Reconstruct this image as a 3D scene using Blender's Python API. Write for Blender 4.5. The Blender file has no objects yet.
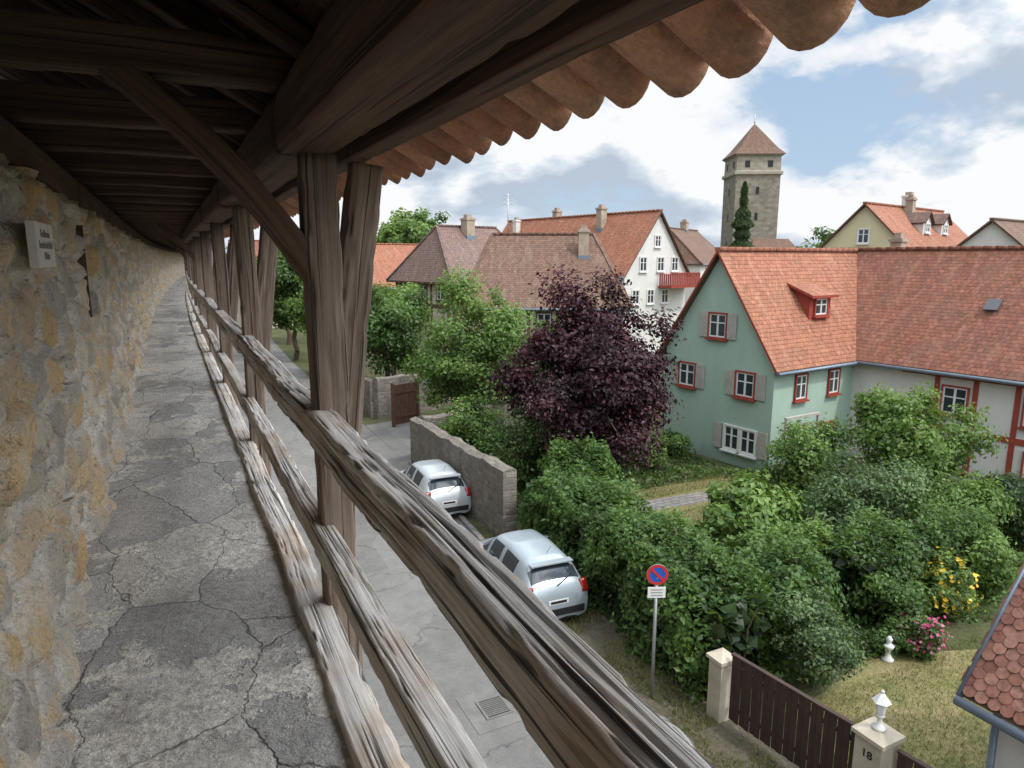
import bpy, math, random
import numpy as np
from mathutils import Vector, Matrix, noise as mn
random.seed(7)
sc=bpy.context.scene
R=math.radians
CZ=7.5; FL=5.85   # camera height, walkway floor
# ------------------------------------------------------------------ materials
def nm(name):
    m=bpy.data.materials.new(name); m.use_nodes=True; nt=m.node_tree; nt.nodes.clear()
    o=nt.nodes.new('ShaderNodeOutputMaterial'); b=nt.nodes.new('ShaderNodeBsdfPrincipled')
    nt.links.new(b.outputs[0],o.inputs[0]); b.inputs['Specular IOR Level'].default_value=.25
    return m,nt,b,o
def nd(nt,t,ins=None,**kw):
    n=nt.nodes.new(t)
    for k,v in kw.items(): setattr(n,k,v)
    if ins:
        for k,v in ins.items():
            s=n.inputs[k]
            if hasattr(v,'bl_idname') and hasattr(v,'is_linked') : nt.links.new(v,s)
            else: s.default_value=v
    return n
def ramp(nt,fac,stops,interp='LINEAR'):
    r=nt.nodes.new('ShaderNodeValToRGB'); r.color_ramp.interpolation=interp
    e=r.color_ramp.elements
    while len(e)<len(stops): e.new(.5)
    for i,(p,c) in enumerate(stops):
        e[i].position=p
        if not hasattr(c,'__len__'): c=(c,c,c)
        e[i].color=(*c,1)
    nt.links.new(fac,r.inputs[0]); return r.outputs[0]
def noise(nt,vec,scale,detail=5,rough=.6,dist=0):
    n=nd(nt,'ShaderNodeTexNoise',{'Scale':scale,'Detail':detail,'Roughness':rough,'Distortion':dist})
    if vec is not None: nt.links.new(vec,n.inputs['Vector'])
    return n.outputs[0]
def mix(nt,f,a,b,mode='MIX'):
    n=nt.nodes.new('ShaderNodeMix'); n.data_type='RGBA'; n.blend_type=mode
    for i,v in ((0,f),(6,a),(7,b)):
        if hasattr(v,'is_linked'): nt.links.new(v,n.inputs[i])
        elif i==0: n.inputs[0].default_value=v
        else: n.inputs[i].default_value=(*v,1) if len(v)==3 else v
    return n.outputs[2]
def mth(nt,op,a,b=0.0,c=None):
    n=nt.nodes.new('ShaderNodeMath'); n.operation=op
    for i,v in enumerate((a,b) if c is None else (a,b,c)):
        if hasattr(v,'is_linked'): nt.links.new(v,n.inputs[i])
        else: n.inputs[i].default_value=v
    return n.outputs[0]
def bump(nt,b,h,strength=.5,dist=.02):
    n=nd(nt,'ShaderNodeBump',{'Strength':strength,'Distance':dist,'Height':h}); nt.links.new(n.outputs[0],b.inputs['Normal'])
def geo(nt): return nd(nt,'ShaderNodeNewGeometry').outputs['Position']
def uvc(nt,sx=1,sy=1,sz=1):
    t=nd(nt,'ShaderNodeTexCoord').outputs['UV']
    return nd(nt,'ShaderNodeMapping',{'Vector':t,'Scale':(sx,sy,sz)}).outputs[0]
def simple(name,col,rough=.8,var=.25,scale=3,bs=.2,bscale=30,metal=0,spec=.25,coat=0):
    m,nt,b,o=nm(name); p=geo(nt)
    n=noise(nt,p,scale,5,.65)
    lo=tuple(c*(1-var) for c in col); hi=tuple(min(1,c*(1+var)) for c in col)
    c=ramp(nt,n,[(.3,lo),(.7,hi)]); nt.links.new(c,b.inputs['Base Color'])
    b.inputs['Roughness'].default_value=rough; b.inputs['Metallic'].default_value=metal
    b.inputs['Specular IOR Level'].default_value=spec; b.inputs['Coat Weight'].default_value=coat
    if bs>0: bump(nt,b,noise(nt,p,bscale,3,.7),bs,.01)
    return m
def render_wall(name,col,var=.06,grime=.3):
    m,nt,b,o=nm(name); p=geo(nt)
    n=noise(nt,p,.9,5,.65); mp=nd(nt,'ShaderNodeMapping',{'Vector':p,'Scale':(2.5,2.5,.3)}).outputs[0]; st=noise(nt,mp,1.,4,.6)
    c=ramp(nt,n,[(.3,tuple(k*(1-var) for k in col)),(.7,tuple(k*(1+var) for k in col))])
    c=mix(nt,grime,c,ramp(nt,st,[(.3,.82),(.6,1.02)]),'MULTIPLY')
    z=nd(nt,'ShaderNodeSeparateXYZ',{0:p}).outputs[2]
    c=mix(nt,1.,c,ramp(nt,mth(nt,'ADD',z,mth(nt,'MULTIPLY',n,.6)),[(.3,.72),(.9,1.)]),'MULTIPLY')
    nt.links.new(c,b.inputs['Base Color']); b.inputs['Roughness'].default_value=.92; bump(nt,b,noise(nt,p,40,3,.7),.25,.01); return m
def wood(name,dark,light,crack=.6,bs=.7,stain=None,fine_amt=.5,cw=.385):
    m,nt,b,o=nm(name)
    g=noise(nt,uvc(nt,.8,30),1.0,6,.75,.3); g2=noise(nt,uvc(nt,.9,5),1.0,3,.6)
    cr=noise(nt,uvc(nt,.45,48),1.0,3,.55,.5)
    fine=noise(nt,uvc(nt,6,240),1.0,3,.7)
    c=ramp(nt,g,[(.30,dark),(.64,light)])
    c=mix(nt,.6,c,ramp(nt,g2,[(.3,.65),(.7,1.15)]),'MULTIPLY')
    c=mix(nt,fine_amt,c,ramp(nt,fine,[(.3,.55),(.6,1.12)]),'MULTIPLY')
    if stain: c=mix(nt,ramp(nt,noise(nt,geo(nt),2.3,4,.6),[(.46,0.),(.66,.8)]),c,mix(nt,1.,stain,ramp(nt,g,[(.3,.6),(.7,1.2)]),'MULTIPLY'))
    ck=ramp(nt,cr,[(cw-.05,1-crack),(cw,1.)])
    c=mix(nt,1.0,c,ck,'MULTIPLY'); nt.links.new(c,b.inputs['Base Color'])
    b.inputs['Roughness'].default_value=.85
    h=mth(nt,'ADD',mth(nt,'MULTIPLY',g,.6),mth(nt,'ADD',mth(nt,'MULTIPLY',fine,.3),ck))
    bump(nt,b,h,bs,.006); return m
def rooftile(name,c1,c2,moss=.3,row=.165,wid=.18,mosscol=(.12,.085,.06)):
    m,nt,b,o=nm(name); u=uvc(nt)
    br=nd(nt,'ShaderNodeTexBrick',{'Vector':u,'Color1':(*c1,1),'Color2':(*c2,1),'Mortar':(c2[0]*.35,c2[1]*.35,c2[2]*.35,1),'Scale':1.,'Mortar Size':.007,'Mortar Smooth':.3,'Bias':0.,'Brick Width':wid,'Row Height':row})
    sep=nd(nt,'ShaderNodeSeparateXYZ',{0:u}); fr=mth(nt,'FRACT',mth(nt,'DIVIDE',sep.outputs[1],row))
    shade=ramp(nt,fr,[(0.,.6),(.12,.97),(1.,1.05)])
    n1=noise(nt,u,.8,6,.75); n2=noise(nt,u,7,3,.6); mp=nd(nt,'ShaderNodeMapping',{'Vector':u,'Scale':(3.,.4,1)}).outputs[0]; n3=noise(nt,mp,1,4,.6)
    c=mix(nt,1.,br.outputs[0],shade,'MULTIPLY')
    c=mix(nt,ramp(nt,n1,[(.42,0.),(.7,moss)]),c,mosscol)
    c=mix(nt,ramp(nt,n3,[(.5,0.),(.7,.35)]),c,(c1[0]*1.2,c1[1]*1.7,c1[2]*1.9))
    c=mix(nt,.7,c,ramp(nt,n2,[(.3,.6),(.7,1.28)]),'MULTIPLY')
    nt.links.new(c,b.inputs['Base Color']); b.inputs['Roughness'].default_value=.85
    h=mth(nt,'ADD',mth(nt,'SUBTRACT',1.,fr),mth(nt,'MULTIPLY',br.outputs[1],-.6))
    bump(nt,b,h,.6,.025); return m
def masonry(name,cols,mort,bw=.5,rh=.25,ms=.02,bs=.6):
    m,nt,b,o=nm(name); u=uvc(nt)
    w=nd(nt,'ShaderNodeVectorMath',{0:u},operation='ADD')
    nz=nd(nt,'ShaderNodeTexNoise',{'Vector':u,'Scale':3.,'Detail':3.}); sc_=nd(nt,'ShaderNodeVectorMath',{0:nz.outputs[1],'Scale':.16},operation='SCALE'); nt.links.new(sc_.outputs[0],w.inputs[1])
    br=nd(nt,'ShaderNodeTexBrick',{'Vector':w.outputs[0],'Color1':(*cols[0],1),'Color2':(*cols[1],1),'Mortar':(*mort,1),'Scale':1.,'Mortar Size':ms,'Mortar Smooth':.4,'Brick Width':bw,'Row Height':rh})
    n1=noise(nt,u,1.1,6,.7); n2=noise(nt,u,14,4,.7)
    c=mix(nt,.7,br.outputs[0],ramp(nt,n1,[(.25,.5),(.75,1.4)]),'MULTIPLY')
    c=mix(nt,.6,c,ramp(nt,n2,[(.3,.65),(.7,1.25)]),'MULTIPLY')
    nt.links.new(c,b.inputs['Base Color']); b.inputs['Roughness'].default_value=.9
    bump(nt,b,mth(nt,'SUBTRACT',mth(nt,'MULTIPLY',n2,.6),br.outputs[1]),bs,.03); return m
def leafmat(name,stops,trans=.35):
    m,nt,b,o=nm(name); nt.nodes.remove(b)
    a=nd(nt,'ShaderNodeAttribute',attribute_name='tint').outputs['Fac']
    c=ramp(nt,a,stops)
    d=nd(nt,'ShaderNodeBsdfDiffuse',{'Color':c}); t=nd(nt,'ShaderNodeBsdfTranslucent',{'Color':mix(nt,.35,c,(.30,.42,.05),'MIX') if trans>.3 else c})
    g=nd(nt,'ShaderNodeBsdfGlossy',{'Roughness':.5,'Color':(.9,.9,.9,1)})
    mx=nd(nt,'ShaderNodeMixShader',{0:trans}); nt.links.new(d.outputs[0],mx.inputs[1]); nt.links.new(t.outputs[0],mx.inputs[2])
    m2=nd(nt,'ShaderNodeMixShader',{0:.03}); nt.links.new(mx.outputs[0],m2.inputs[1]); nt.links.new(g.outputs[0],m2.inputs[2])
    nt.links.new(m2.outputs[0],o.inputs[0]); return m

M={}
M['rail']=wood('weathered_rail_wood',(.30,.26,.22),(.78,.74,.69),.82,1.,(.44,.33,.24),.6,.425)
M['post']=wood('post_wood',(.10,.072,.055),(.31,.235,.185),.78,.9,None,.6,.41)
M['dark']=wood('dark_roof_wood',(.045,.028,.019),(.155,.095,.065),.6,.7,None,.5,.40)
M['board']=wood('roof_boards',(.04,.025,.017),(.12,.07,.05),.6,.5)
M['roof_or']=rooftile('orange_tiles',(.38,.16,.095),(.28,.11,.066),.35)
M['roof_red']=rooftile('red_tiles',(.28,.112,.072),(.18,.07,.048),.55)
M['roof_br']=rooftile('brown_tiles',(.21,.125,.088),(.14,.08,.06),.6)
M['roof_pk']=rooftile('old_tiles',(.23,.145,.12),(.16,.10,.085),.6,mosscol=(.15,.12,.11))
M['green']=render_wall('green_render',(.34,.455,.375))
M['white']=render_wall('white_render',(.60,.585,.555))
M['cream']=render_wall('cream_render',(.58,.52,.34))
M['beige']=simple('beige_stucco',(.46,.41,.32),.9,.2,2.,.3,50)
M['redp']=simple('red_paint',(.28,.055,.038),.6,.15,5,.05)
M['winw']=simple('white_frame',(.66,.66,.64),.5,.05,5,0)
M['shut']=simple('grey_shutter',(.38,.36,.32),.7,.12,6,.1)
M['timber']=simple('house_timber',(.10,.06,.04),.8,.3,6,.2)
m,nt,b,o=nm('window_glass'); b.inputs['Base Color'].default_value=(.03,.04,.05,1); b.inputs['Roughness'].default_value=.08; b.inputs['Specular IOR Level'].default_value=.8
bump(nt,b,noise(nt,geo(nt),3,2),.08,.02); M['glass']=m
M['tower']=masonry('tower_stone',((.27,.235,.19),(.18,.16,.13)),(.22,.20,.165),.9,.4,.02)
M['towerl']=masonry('tower_stone_pale',((.36,.32,.26),(.30,.265,.21)),(.28,.25,.2),.8,.35,.02)
M['gwall']=masonry('garden_wall_stone',((.25,.225,.19),(.15,.135,.115)),(.21,.19,.16),.36,.17,.025,.9)
M['chim']=simple('chimney_render',(.34,.27,.21),.9,.25,3,.3,30)
M['metal']=simple('galvanised_metal',(.45,.46,.47),.45,.15,6,.05,60,metal=.7)
M['zinc']=simple('zinc_gutter',(.18,.22,.27),.5,.15,6,.05,60,metal=.5)
M['bark']=simple('bark',(.11,.085,.06),.95,.4,8,.6,40)
M['fence']=simple('brown_fence_paint',(.055,.034,.027),.6,.2,3,.1)
M['gate']=simple('brown_gate_wood',(.12,.065,.045),.8,.25,5,.2)
M['rubber']=simple('tyre_rubber',(.02,.02,.02),.8,.2,9,.1)
M['plasw']=simple('white_enamel',(.68,.68,.67),.35,.03,5,0)
M['blue']=simple('sign_blue',(.02,.09,.40),.35,.05,5,0)
M['sred']=simple('sign_red',(.5,.03,.03),.35,.05,5,0)
M['tail']=simple('tail_lamp_red',(.26,.015,.01),.15,.1,5,0,spec=.6)
M['mblk']=simple('black_trim',(.02,.02,.022),.5,.1,5,0)
M['engr']=simple('engraved_letters',(.24,.23,.21),.8,.1,5,0)
M['slab']=simple('drain_concrete',(.17,.165,.155),.9,.2,3,.3)
def carpaint(name,c):
    m,nt,b,o=nm(name); b.inputs['Base Color'].default_value=(*c,1); b.inputs['Metallic'].default_value=.3; b.inputs['Roughness'].default_value=.32
    b.inputs['Coat Weight'].default_value=.8; b.inputs['Coat Roughness'].default_value=.06
    n=noise(nt,geo(nt),2,5,.6); nt.links.new(ramp(nt,n,[(.3,.28),(.7,.42)]),b.inputs['Roughness']); return m
M['silver']=carpaint('silver_paint',(.38,.44,.48)); M['carw']=carpaint('white_paint',(.5,.54,.57))
G=lambda a,b,c:[(0,a),(.5,b),(1,c)]
M['l_green']=leafmat('leaves_green',G((.020,.044,.012),(.058,.118,.024),(.12,.21,.045)))
M['l_light']=leafmat('leaves_light_green',G((.038,.078,.016),(.11,.195,.038),(.205,.315,.075)))
M['l_dark']=leafmat('leaves_dark_green',G((.010,.024,.010),(.032,.068,.022),(.075,.13,.04)))
M['l_grey']=leafmat('leaves_grey_green',G((.034,.064,.028),(.09,.15,.058),(.165,.245,.10)))
M['l_plum']=leafmat('leaves_plum',G((.010,.0035,.006),(.034,.010,.016),(.085,.023,.030)),.12)
M['l_yel']=leafmat('petals_yellow',G((.5,.33,.01),(.6,.40,.02),(.7,.5,.05)),.2)
M['l_pink']=leafmat('petals_pink',G((.4,.03,.12),(.5,.08,.2),(.65,.3,.4)),.2)
M['l_grass']=leafmat('grass_blades',G((.06,.085,.02),(.16,.165,.05),(.28,.235,.10)))
# rubble wall with vertex attributes
m,nt,b,o=nm('rubble_wall')
p=geo(nt); cell=nd(nt,'ShaderNodeAttribute',attribute_name='cell').outputs['Fac']; edge=nd(nt,'ShaderNodeAttribute',attribute_name='edge').outputs['Fac']
sc1=ramp(nt,cell,[(0,(.76,.66,.52)),(.15,(.52,.46,.39)),(.30,(.80,.70,.56)),(.44,(.62,.54,.44)),(.56,(.76,.54,.29)),(.68,(.58,.53,.47)),(.80,(.72,.57,.39)),(1,(.82,.74,.62))],'CONSTANT')
n1=noise(nt,p,2.2,5,.7); n2=noise(nt,p,22,5,.75); n3=noise(nt,p,70,3,.7)
e2=mth(nt,'ADD',edge,mth(nt,'MULTIPLY',mth(nt,'SUBTRACT',n2,.5),.40))
mort=ramp(nt,n2,[(.3,(.62,.56,.48)),(.6,(.90,.84,.74))])
c=mix(nt,ramp(nt,e2,[(.10,0.),(.20,1.)]),mort,sc1)
c=mix(nt,ramp(nt,noise(nt,p,1.7,5,.75),[(.52,0.),(.61,.85)]),c,(.80,.57,.30))
c=mix(nt,ramp(nt,n1,[(.56,0.),(.7,.5)]),c,(.46,.43,.40))
c=mix(nt,1.,c,ramp(nt,n2,[(.30,.38),(.43,1.),(.7,1.12)]),'MULTIPLY')
c=mix(nt,.6,c,ramp(nt,n3,[(.3,.6),(.55,1.08)]),'MULTIPLY')
nt.links.new(c,b.inputs['Base Color']); b.inputs['Roughness'].default_value=.95
bump(nt,b,mth(nt,'ADD',mth(nt,'MULTIPLY',n2,1.),mth(nt,'MULTIPLY',n3,.4)),1.,.05); M['rubble']=m
# walkway floor
m,nt,b,o=nm('walkway_stone'); p=geo(nt)
nz=nd(nt,'ShaderNodeTexNoise',{'Vector':p,'Scale':2.6,'Detail':6.,'Roughness':.65}); wv=nd(nt,'ShaderNodeVectorMath',{0:nz.outputs[1],'Scale':.22},operation='SCALE')
pw=nd(nt,'ShaderNodeVectorMath',{0:p,1:wv.outputs[0]},operation='ADD').outputs[0]
mp=nd(nt,'ShaderNodeMapping',{'Vector':pw,'Scale':(1.7,1.0,1),'Location':(.35,.2,0)}).outputs[0]
ve=nd(nt,'ShaderNodeTexVoronoi',{'Vector':mp,'Scale':1.1,'Randomness':.75},feature='DISTANCE_TO_EDGE').outputs[0]
vc=nd(nt,'ShaderNodeTexVoronoi',{'Vector':mp,'Scale':1.1,'Randomness':.75}).outputs['Color']
cs=nd(nt,'ShaderNodeSeparateColor',{0:vc}).outputs[0]
base=ramp(nt,cs,[(0,(.60,.57,.53)),(.25,(.78,.75,.71)),(.5,(.55,.53,.50)),(.68,(.84,.79,.71)),(.85,(.68,.65,.61))],'CONSTANT')
n1=noise(nt,p,3,6,.7); n2=noise(nt,p,28,5,.75); n4=noise(nt,p,110,3,.7)
c=mix(nt,.85,base,ramp(nt,n1,[(.25,.72),(.75,1.18)]),'MULTIPLY')
pm=ramp(nt,noise(nt,p,1.45,7,.68),[(.515,0.),(.545,.95)])
c=mix(nt,pm,c,mix(nt,1.,(.94,.89,.80),ramp(nt,n2,[(.3,.7),(.6,1.05)]),'MULTIPLY'))
dk=ramp(nt,noise(nt,nd(nt,'ShaderNodeVectorMath',{0:p,1:(7.3,2.2,0)},operation='ADD').outputs[0],1.9,6,.7),[(.56,0.),(.64,.6)])
c=mix(nt,dk,c,(.42,.40,.38))
c=mix(nt,.75,c,ramp(nt,n2,[(.3,.6),(.6,1.1)]),'MULTIPLY')
c=mix(nt,.6,c,ramp(nt,n4,[(.33,.5),(.55,1.05)]),'MULTIPLY')
jn=noise(nt,p,2.,3,.6)
ck=ramp(nt,mth(nt,'ADD',ve,mth(nt,'MULTIPLY',jn,.016)),[(.004,.35),(.018,1.)])
nt.links.new(mix(nt,1.,c,ck,'MULTIPLY'),b.inputs['Base Color']); b.inputs['Roughness'].default_value=.85
bump(nt,b,mth(nt,'ADD',mth(nt,'ADD',mth(nt,'MULTIPLY',ck,1.2),mth(nt,'ADD',mth(nt,'MULTIPLY',pm,.5),mth(nt,'MULTIPLY',n1,1.6))),mth(nt,'ADD',mth(nt,'MULTIPLY',n2,1.1),mth(nt,'MULTIPLY',cs,1.))),1.,.022); M['floor']=m
# street
m,nt,b,o=nm('street_asphalt'); p=geo(nt)
n1=noise(nt,p,.5,6,.7); n2=noise(nt,p,45,3,.8); n5=noise(nt,p,3,5,.7)
c=ramp(nt,n1,[(.3,(.155,.15,.145)),(.5,(.20,.195,.185)),(.75,(.24,.23,.22))])
c=mix(nt,.6,c,ramp(nt,n5,[(.3,.75),(.7,1.2)]),'MULTIPLY'); c=mix(nt,.6,c,ramp(nt,n2,[(.3,.6),(.65,1.2)]),'MULTIPLY')
mpb=nd(nt,'ShaderNodeMapping',{'Vector':p,'Scale':(.42,.23,1)}).outputs[0]
pc=nd(nt,'ShaderNodeTexVoronoi',{'Vector':mpb,'Scale':1.},distance='CHEBYCHEV').outputs['Color'];pcs=nd(nt,'ShaderNodeSeparateColor',{0:pc}).outputs[1]
c=mix(nt,1.,c,ramp(nt,pcs,[(0,.84),(.3,1.),(.6,1.08),(.85,.92)],'CONSTANT'),'MULTIPLY')
nz=nd(nt,'ShaderNodeTexNoise',{'Vector':p,'Scale':.9,'Detail':5.}); wv=nd(nt,'ShaderNodeVectorMath',{0:nz.outputs[1],'Scale':1.2},operation='SCALE')
pw=nd(nt,'ShaderNodeVectorMath',{0:p,1:wv.outputs[0]},operation='ADD').outputs[0]
v=nd(nt,'ShaderNodeTexVoronoi',{'Vector':pw,'Scale':.3},feature='DISTANCE_TO_EDGE').outputs[0]
c=mix(nt,1.,c,ramp(nt,v,[(0,.6),(.007,1.)]),'MULTIPLY')
nt.links.new(c,b.inputs['Base Color']); b.inputs['Roughness'].default_value=.9; bump(nt,b,n2,.4,.01); M['street']=m
def groundmat(name,stops,s=.6):
    m,nt,b,o=nm(name); p=geo(nt); n=noise(nt,p,s,7,.75); n2=noise(nt,p,12,4,.8)
    c=ramp(nt,n,stops); c=mix(nt,.8,c,ramp(nt,n2,[(.3,.5),(.7,1.4)]),'MULTIPLY'); nt.links.new(c,b.inputs['Base Color'])
    b.inputs['Roughness'].default_value=.95; bump(nt,b,n2,.8,.05); return m
M['ground']=groundmat('ground_cover',[(.3,(.05,.06,.025)),(.5,(.08,.09,.035)),(.7,(.13,.115,.065))])
M['lawn']=groundmat('dry_lawn',[(.3,(.11,.13,.04)),(.5,(.21,.19,.08)),(.7,(.29,.23,.13))],.9)
M['verge']=groundmat('verge',[(.3,(.08,.085,.04)),(.5,(.12,.105,.075)),(.7,(.17,.145,.11))],1.2)
M['paving']=masonry('path_paving',((.28,.26,.24),(.22,.21,.2)),(.15,.14,.12),.3,.2,.02)
M['kerb']=masonry('kerb_stone',((.25,.24,.225),(.21,.20,.19)),(.12,.11,.1),.9,.4,.015)
m,nt,b,o=nm('barrel_tile'); p=geo(nt); n1=noise(nt,p,6,5,.7); n2=noise(nt,p,60,3,.7); rn=nd(nt,'ShaderNodeAttribute',attribute_name='tint').outputs['Fac']
c=ramp(nt,rn,[(0,(.33,.15,.09)),(.5,(.46,.22,.13)),(1,(.56,.31,.19))]); c=mix(nt,ramp(nt,n1,[(.46,0.),(.66,.75)]),c,(.20,.13,.095)); c=mix(nt,.6,c,ramp(nt,n2,[(.3,.55),(.7,1.2)]),'MULTIPLY')
nt.links.new(c,b.inputs['Base Color']); b.inputs['Roughness'].default_value=.9; bump(nt,b,n2,.5,.015); M['barrel']=m
m,nt,bb_,o=nm('shed_tile');M['shutl']=simple('plaque_stone',(.66,.63,.58),.7,.12,9,.1)
ri=nd(nt,'ShaderNodeNewGeometry').outputs['Random Per Island'];c=ramp(nt,ri,[(0,(.17,.075,.055)),(.5,(.23,.105,.078)),(1,(.28,.145,.11))]);c=mix(nt,.8,c,ramp(nt,noise(nt,geo(nt),14,5,.7),[(.3,.5),(.7,1.3)]),'MULTIPLY');nt.links.new(c,bb_.inputs['Base Color']);bb_.inputs['Roughness'].default_value=.85;M['shedtile']=m
# ------------------------------------------------------------------ builder
def empty(name,loc=(0,0,0),rz=0):
    e=bpy.data.objects.new(name,None); e.location=loc; e.rotation_euler=(0,0,rz); e.empty_display_size=.2; sc.collection.objects.link(e); return e
class B:
    def __init__(s): s.v=[];s.f=[];s.m=[];s.u=[];s.s=[];s.t=[]
    def face(s,pts,mat,uv=None,smooth=False):
        i=len(s.v); s.v+= [tuple(p) for p in pts]; s.f.append(tuple(range(i,i+len(pts)))); s.m.append(mat); s.u.append(uv); s.s.append(smooth)
    def box(s,c,d,mat,u=(1,0,0),n=(0,1,0),w=None):
        u=Vector(u).normalized();n=Vector(n).normalized(); w=Vector(w).normalized() if w else u.cross(n)
        if w.z<0 and abs(w.z)>.5: w=-w
        c=Vector(c);P=[]
        for k in (-1,1):
            for j in (-1,1):
                for i in (-1,1): P.append(c+u*i*d[0]/2+n*j*d[1]/2+w*k*d[2]/2)
        for q in ((0,2,3,1),(4,5,7,6),(0,1,5,4),(2,6,7,3),(0,4,6,2),(1,3,7,5)): s.face([P[a] for a in q],mat)
    def bx(s,x0,x1,y0,y1,z0,z1,mat): s.box(((x0+x1)/2,(y0+y1)/2,(z0+z1)/2),(x1-x0,y1-y0,z1-z0),mat)
    def beam(s,p0,p1,w,h,mat,up=(0,0,1),seg=12,npr=4,rough=.006,furrow=0,bow=0,w1=None,h1=None,seed=None,sag=0,cr=.07):
        p0=Vector(p0);p1=Vector(p1);d=(p1-p0);L=d.length;d.normalize();side=d.cross(Vector(up)).normalized();upv=side.cross(d)
        w1=w1 or w;h1=h1 or h; seed=random.random()*100 if seed is None else seed
        prof=[]
        cs=[(-1,-1),(1,-1),(1,1),(-1,1)]
        if npr>=4: ts=[cr,cr+.035]+[cr+.035+(1-2*cr-.07)*j/(npr-2) for j in range(1,npr-2)]+[1-cr-.035,1-cr]
        elif npr>1: ts=[cr+(1-2*cr)*j/(npr-1) for j in range(npr)]
        else: ts=[0]
        for k in range(4):
            a=cs[k];bb=cs[(k+1)%4]
            for t in ts: prof.append((a[0]+(bb[0]-a[0])*t,a[1]+(bb[1]-a[1])*t))
        n=len(prof);i0=len(s.v);per=2*(w+h);uo=random.random()*20
        for i in range(seg+1):
            t=i/seg;ww=w+(w1-w)*t;hh=h+(h1-h)*t
            c=p0+d*L*t+side*(bow*math.sin(math.pi*t)+rough*1.3*mn.noise(Vector((t*L*.9+seed,7,1))))+upv*(sag*math.sin(math.pi*t)+rough*1.3*mn.noise(Vector((t*L*.9+seed,1,9))))
            ww*=1+rough*3*mn.noise(Vector((t*L*1.2+seed,2,2)));hh*=1+rough*3*mn.noise(Vector((t*L*1.2+seed,4,5)))
            for k,(a,bb) in enumerate(prof):
                q=side*a*ww/2+upv*bb*hh/2
                r=mn.noise(Vector((t*L*5+seed,a*2,bb*2)))*rough*.35
                if furrow:
                    f=mn.noise(Vector((t*L*.45+seed,k/n*38,3.)));f=max(0,.05-abs(f))/.05
                    f2=mn.noise(Vector((t*L*1.3+seed+9,k/n*60,5.)))
                    r-=furrow*(f*.9+max(0,f2-.1)*.5)
                    e_=max(0,mn.noise(Vector((t*L*9+seed,a*1.5,bb*1.5)))-.15) if abs(a)>.75 and abs(bb)>.75 else 0
                    r-=e_*furrow*3
                s.v.append(tuple(c+q+q.normalized()*r))
        for i in range(seg):
            for k in range(n):
                k2=(k+1)%n;a=i0+i*n+k;bb=i0+i*n+k2
                s.f.append((a,bb,bb+n,a+n));s.m.append(mat);v0=k/n*per;v1=(k+1)/n*per;u0=i/seg*L+uo;u1=(i+1)/seg*L+uo
                s.u.append([(u0,v0),(u0,v1),(u1,v1),(u1,v0)]);s.s.append(npr>1)
        s.f.append(tuple(i0+k for k in reversed(range(n))));s.m.append(mat);s.u.append(None);s.s.append(False)
        s.f.append(tuple(i0+seg*n+k for k in range(n)));s.m.append(mat);s.u.append(None);s.s.append(False)
    def tube(s,p0,p1,r0,r1,mat,n=12,cap=True):
        p0=Vector(p0);p1=Vector(p1);d=(p1-p0).normalized();a=d.orthogonal().normalized();c=d.cross(a);i0=len(s.v)
        for p,r in((p0,r0),(p1,r1)):
            for k in range(n):
                t=2*math.pi*k/n;s.v.append(tuple(p+(a*math.cos(t)+c*math.sin(t))*r))
        for k in range(n):
            k2=(k+1)%n;s.f.append((i0+k,i0+k2,i0+n+k2,i0+n+k));s.m.append(mat);s.u.append(None);s.s.append(True)
        if cap:
            for o_,rv in((0,True),(n,False)):
                r=list(range(n)); r=r[::-1] if rv else r
                s.f.append(tuple(i0+o_+k for k in r));s.m.append(mat);s.u.append(None);s.s.append(False)
    def lathe(s,c,prof,mat,n=16,smooth=True):
        i0=len(s.v)
        for r,z in prof:
            for k in range(n):
                t=2*math.pi*k/n;s.v.append((c[0]+r*math.cos(t),c[1]+r*math.sin(t),c[2]+z))
        for j in range(len(prof)-1):
            for k in range(n):
                k2=(k+1)%n;a=i0+j*n
                s.f.append((a+k,a+k2,a+n+k2,a+n+k));s.m.append(mat);s.u.append(None);s.s.append(smooth)
    def make(s,name,parent=None,loc=None,rz=0):
        me=bpy.data.meshes.new(name);me.from_pydata(s.v,[],s.f)
        names=[]
        for k in s.m:
            if k not in names: names.append(k);me.materials.append(M[k])
        me.polygons.foreach_set('material_index',[names.index(k) for k in s.m]);me.polygons.foreach_set('use_smooth',s.s)
        uvl=me.uv_layers.new(name='UVMap');dat=np.zeros((len(me.loops),2),dtype=np.float32);li=0
        V=s.v
        for f,u in zip(s.f,s.u):
            k=len(f)
            if u is not None: dat[li:li+k]=u
            else:
                a=Vector(V[f[0]]);nrm=(Vector(V[f[1]])-a).cross(Vector(V[f[2]])-a)
                if nrm.length<1e-12: nrm=Vector((0,0,1))
                nrm.normalize()
                ux=Vector((0,0,1)).cross(nrm)
                if ux.length<.05: ux=Vector((1,0,0))
                ux.normalize();vx=nrm.cross(ux)
                for j,vi in enumerate(f):
                    q=Vector(V[vi]);dat[li+j]=(q.dot(ux),q.dot(vx))
            li+=k
        uvl.data.foreach_set('uv',dat.ravel())
        if s.t:
            at=me.attributes.new('tint','FLOAT','POINT');at.data.foreach_set('value',s.t)
        ob=bpy.data.objects.new(name,me);sc.collection.objects.link(ob)
        if parent: ob.parent=parent
        if loc: ob.location=loc
        ob.rotation_euler=(0,0,rz)
        me.update();return ob
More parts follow.
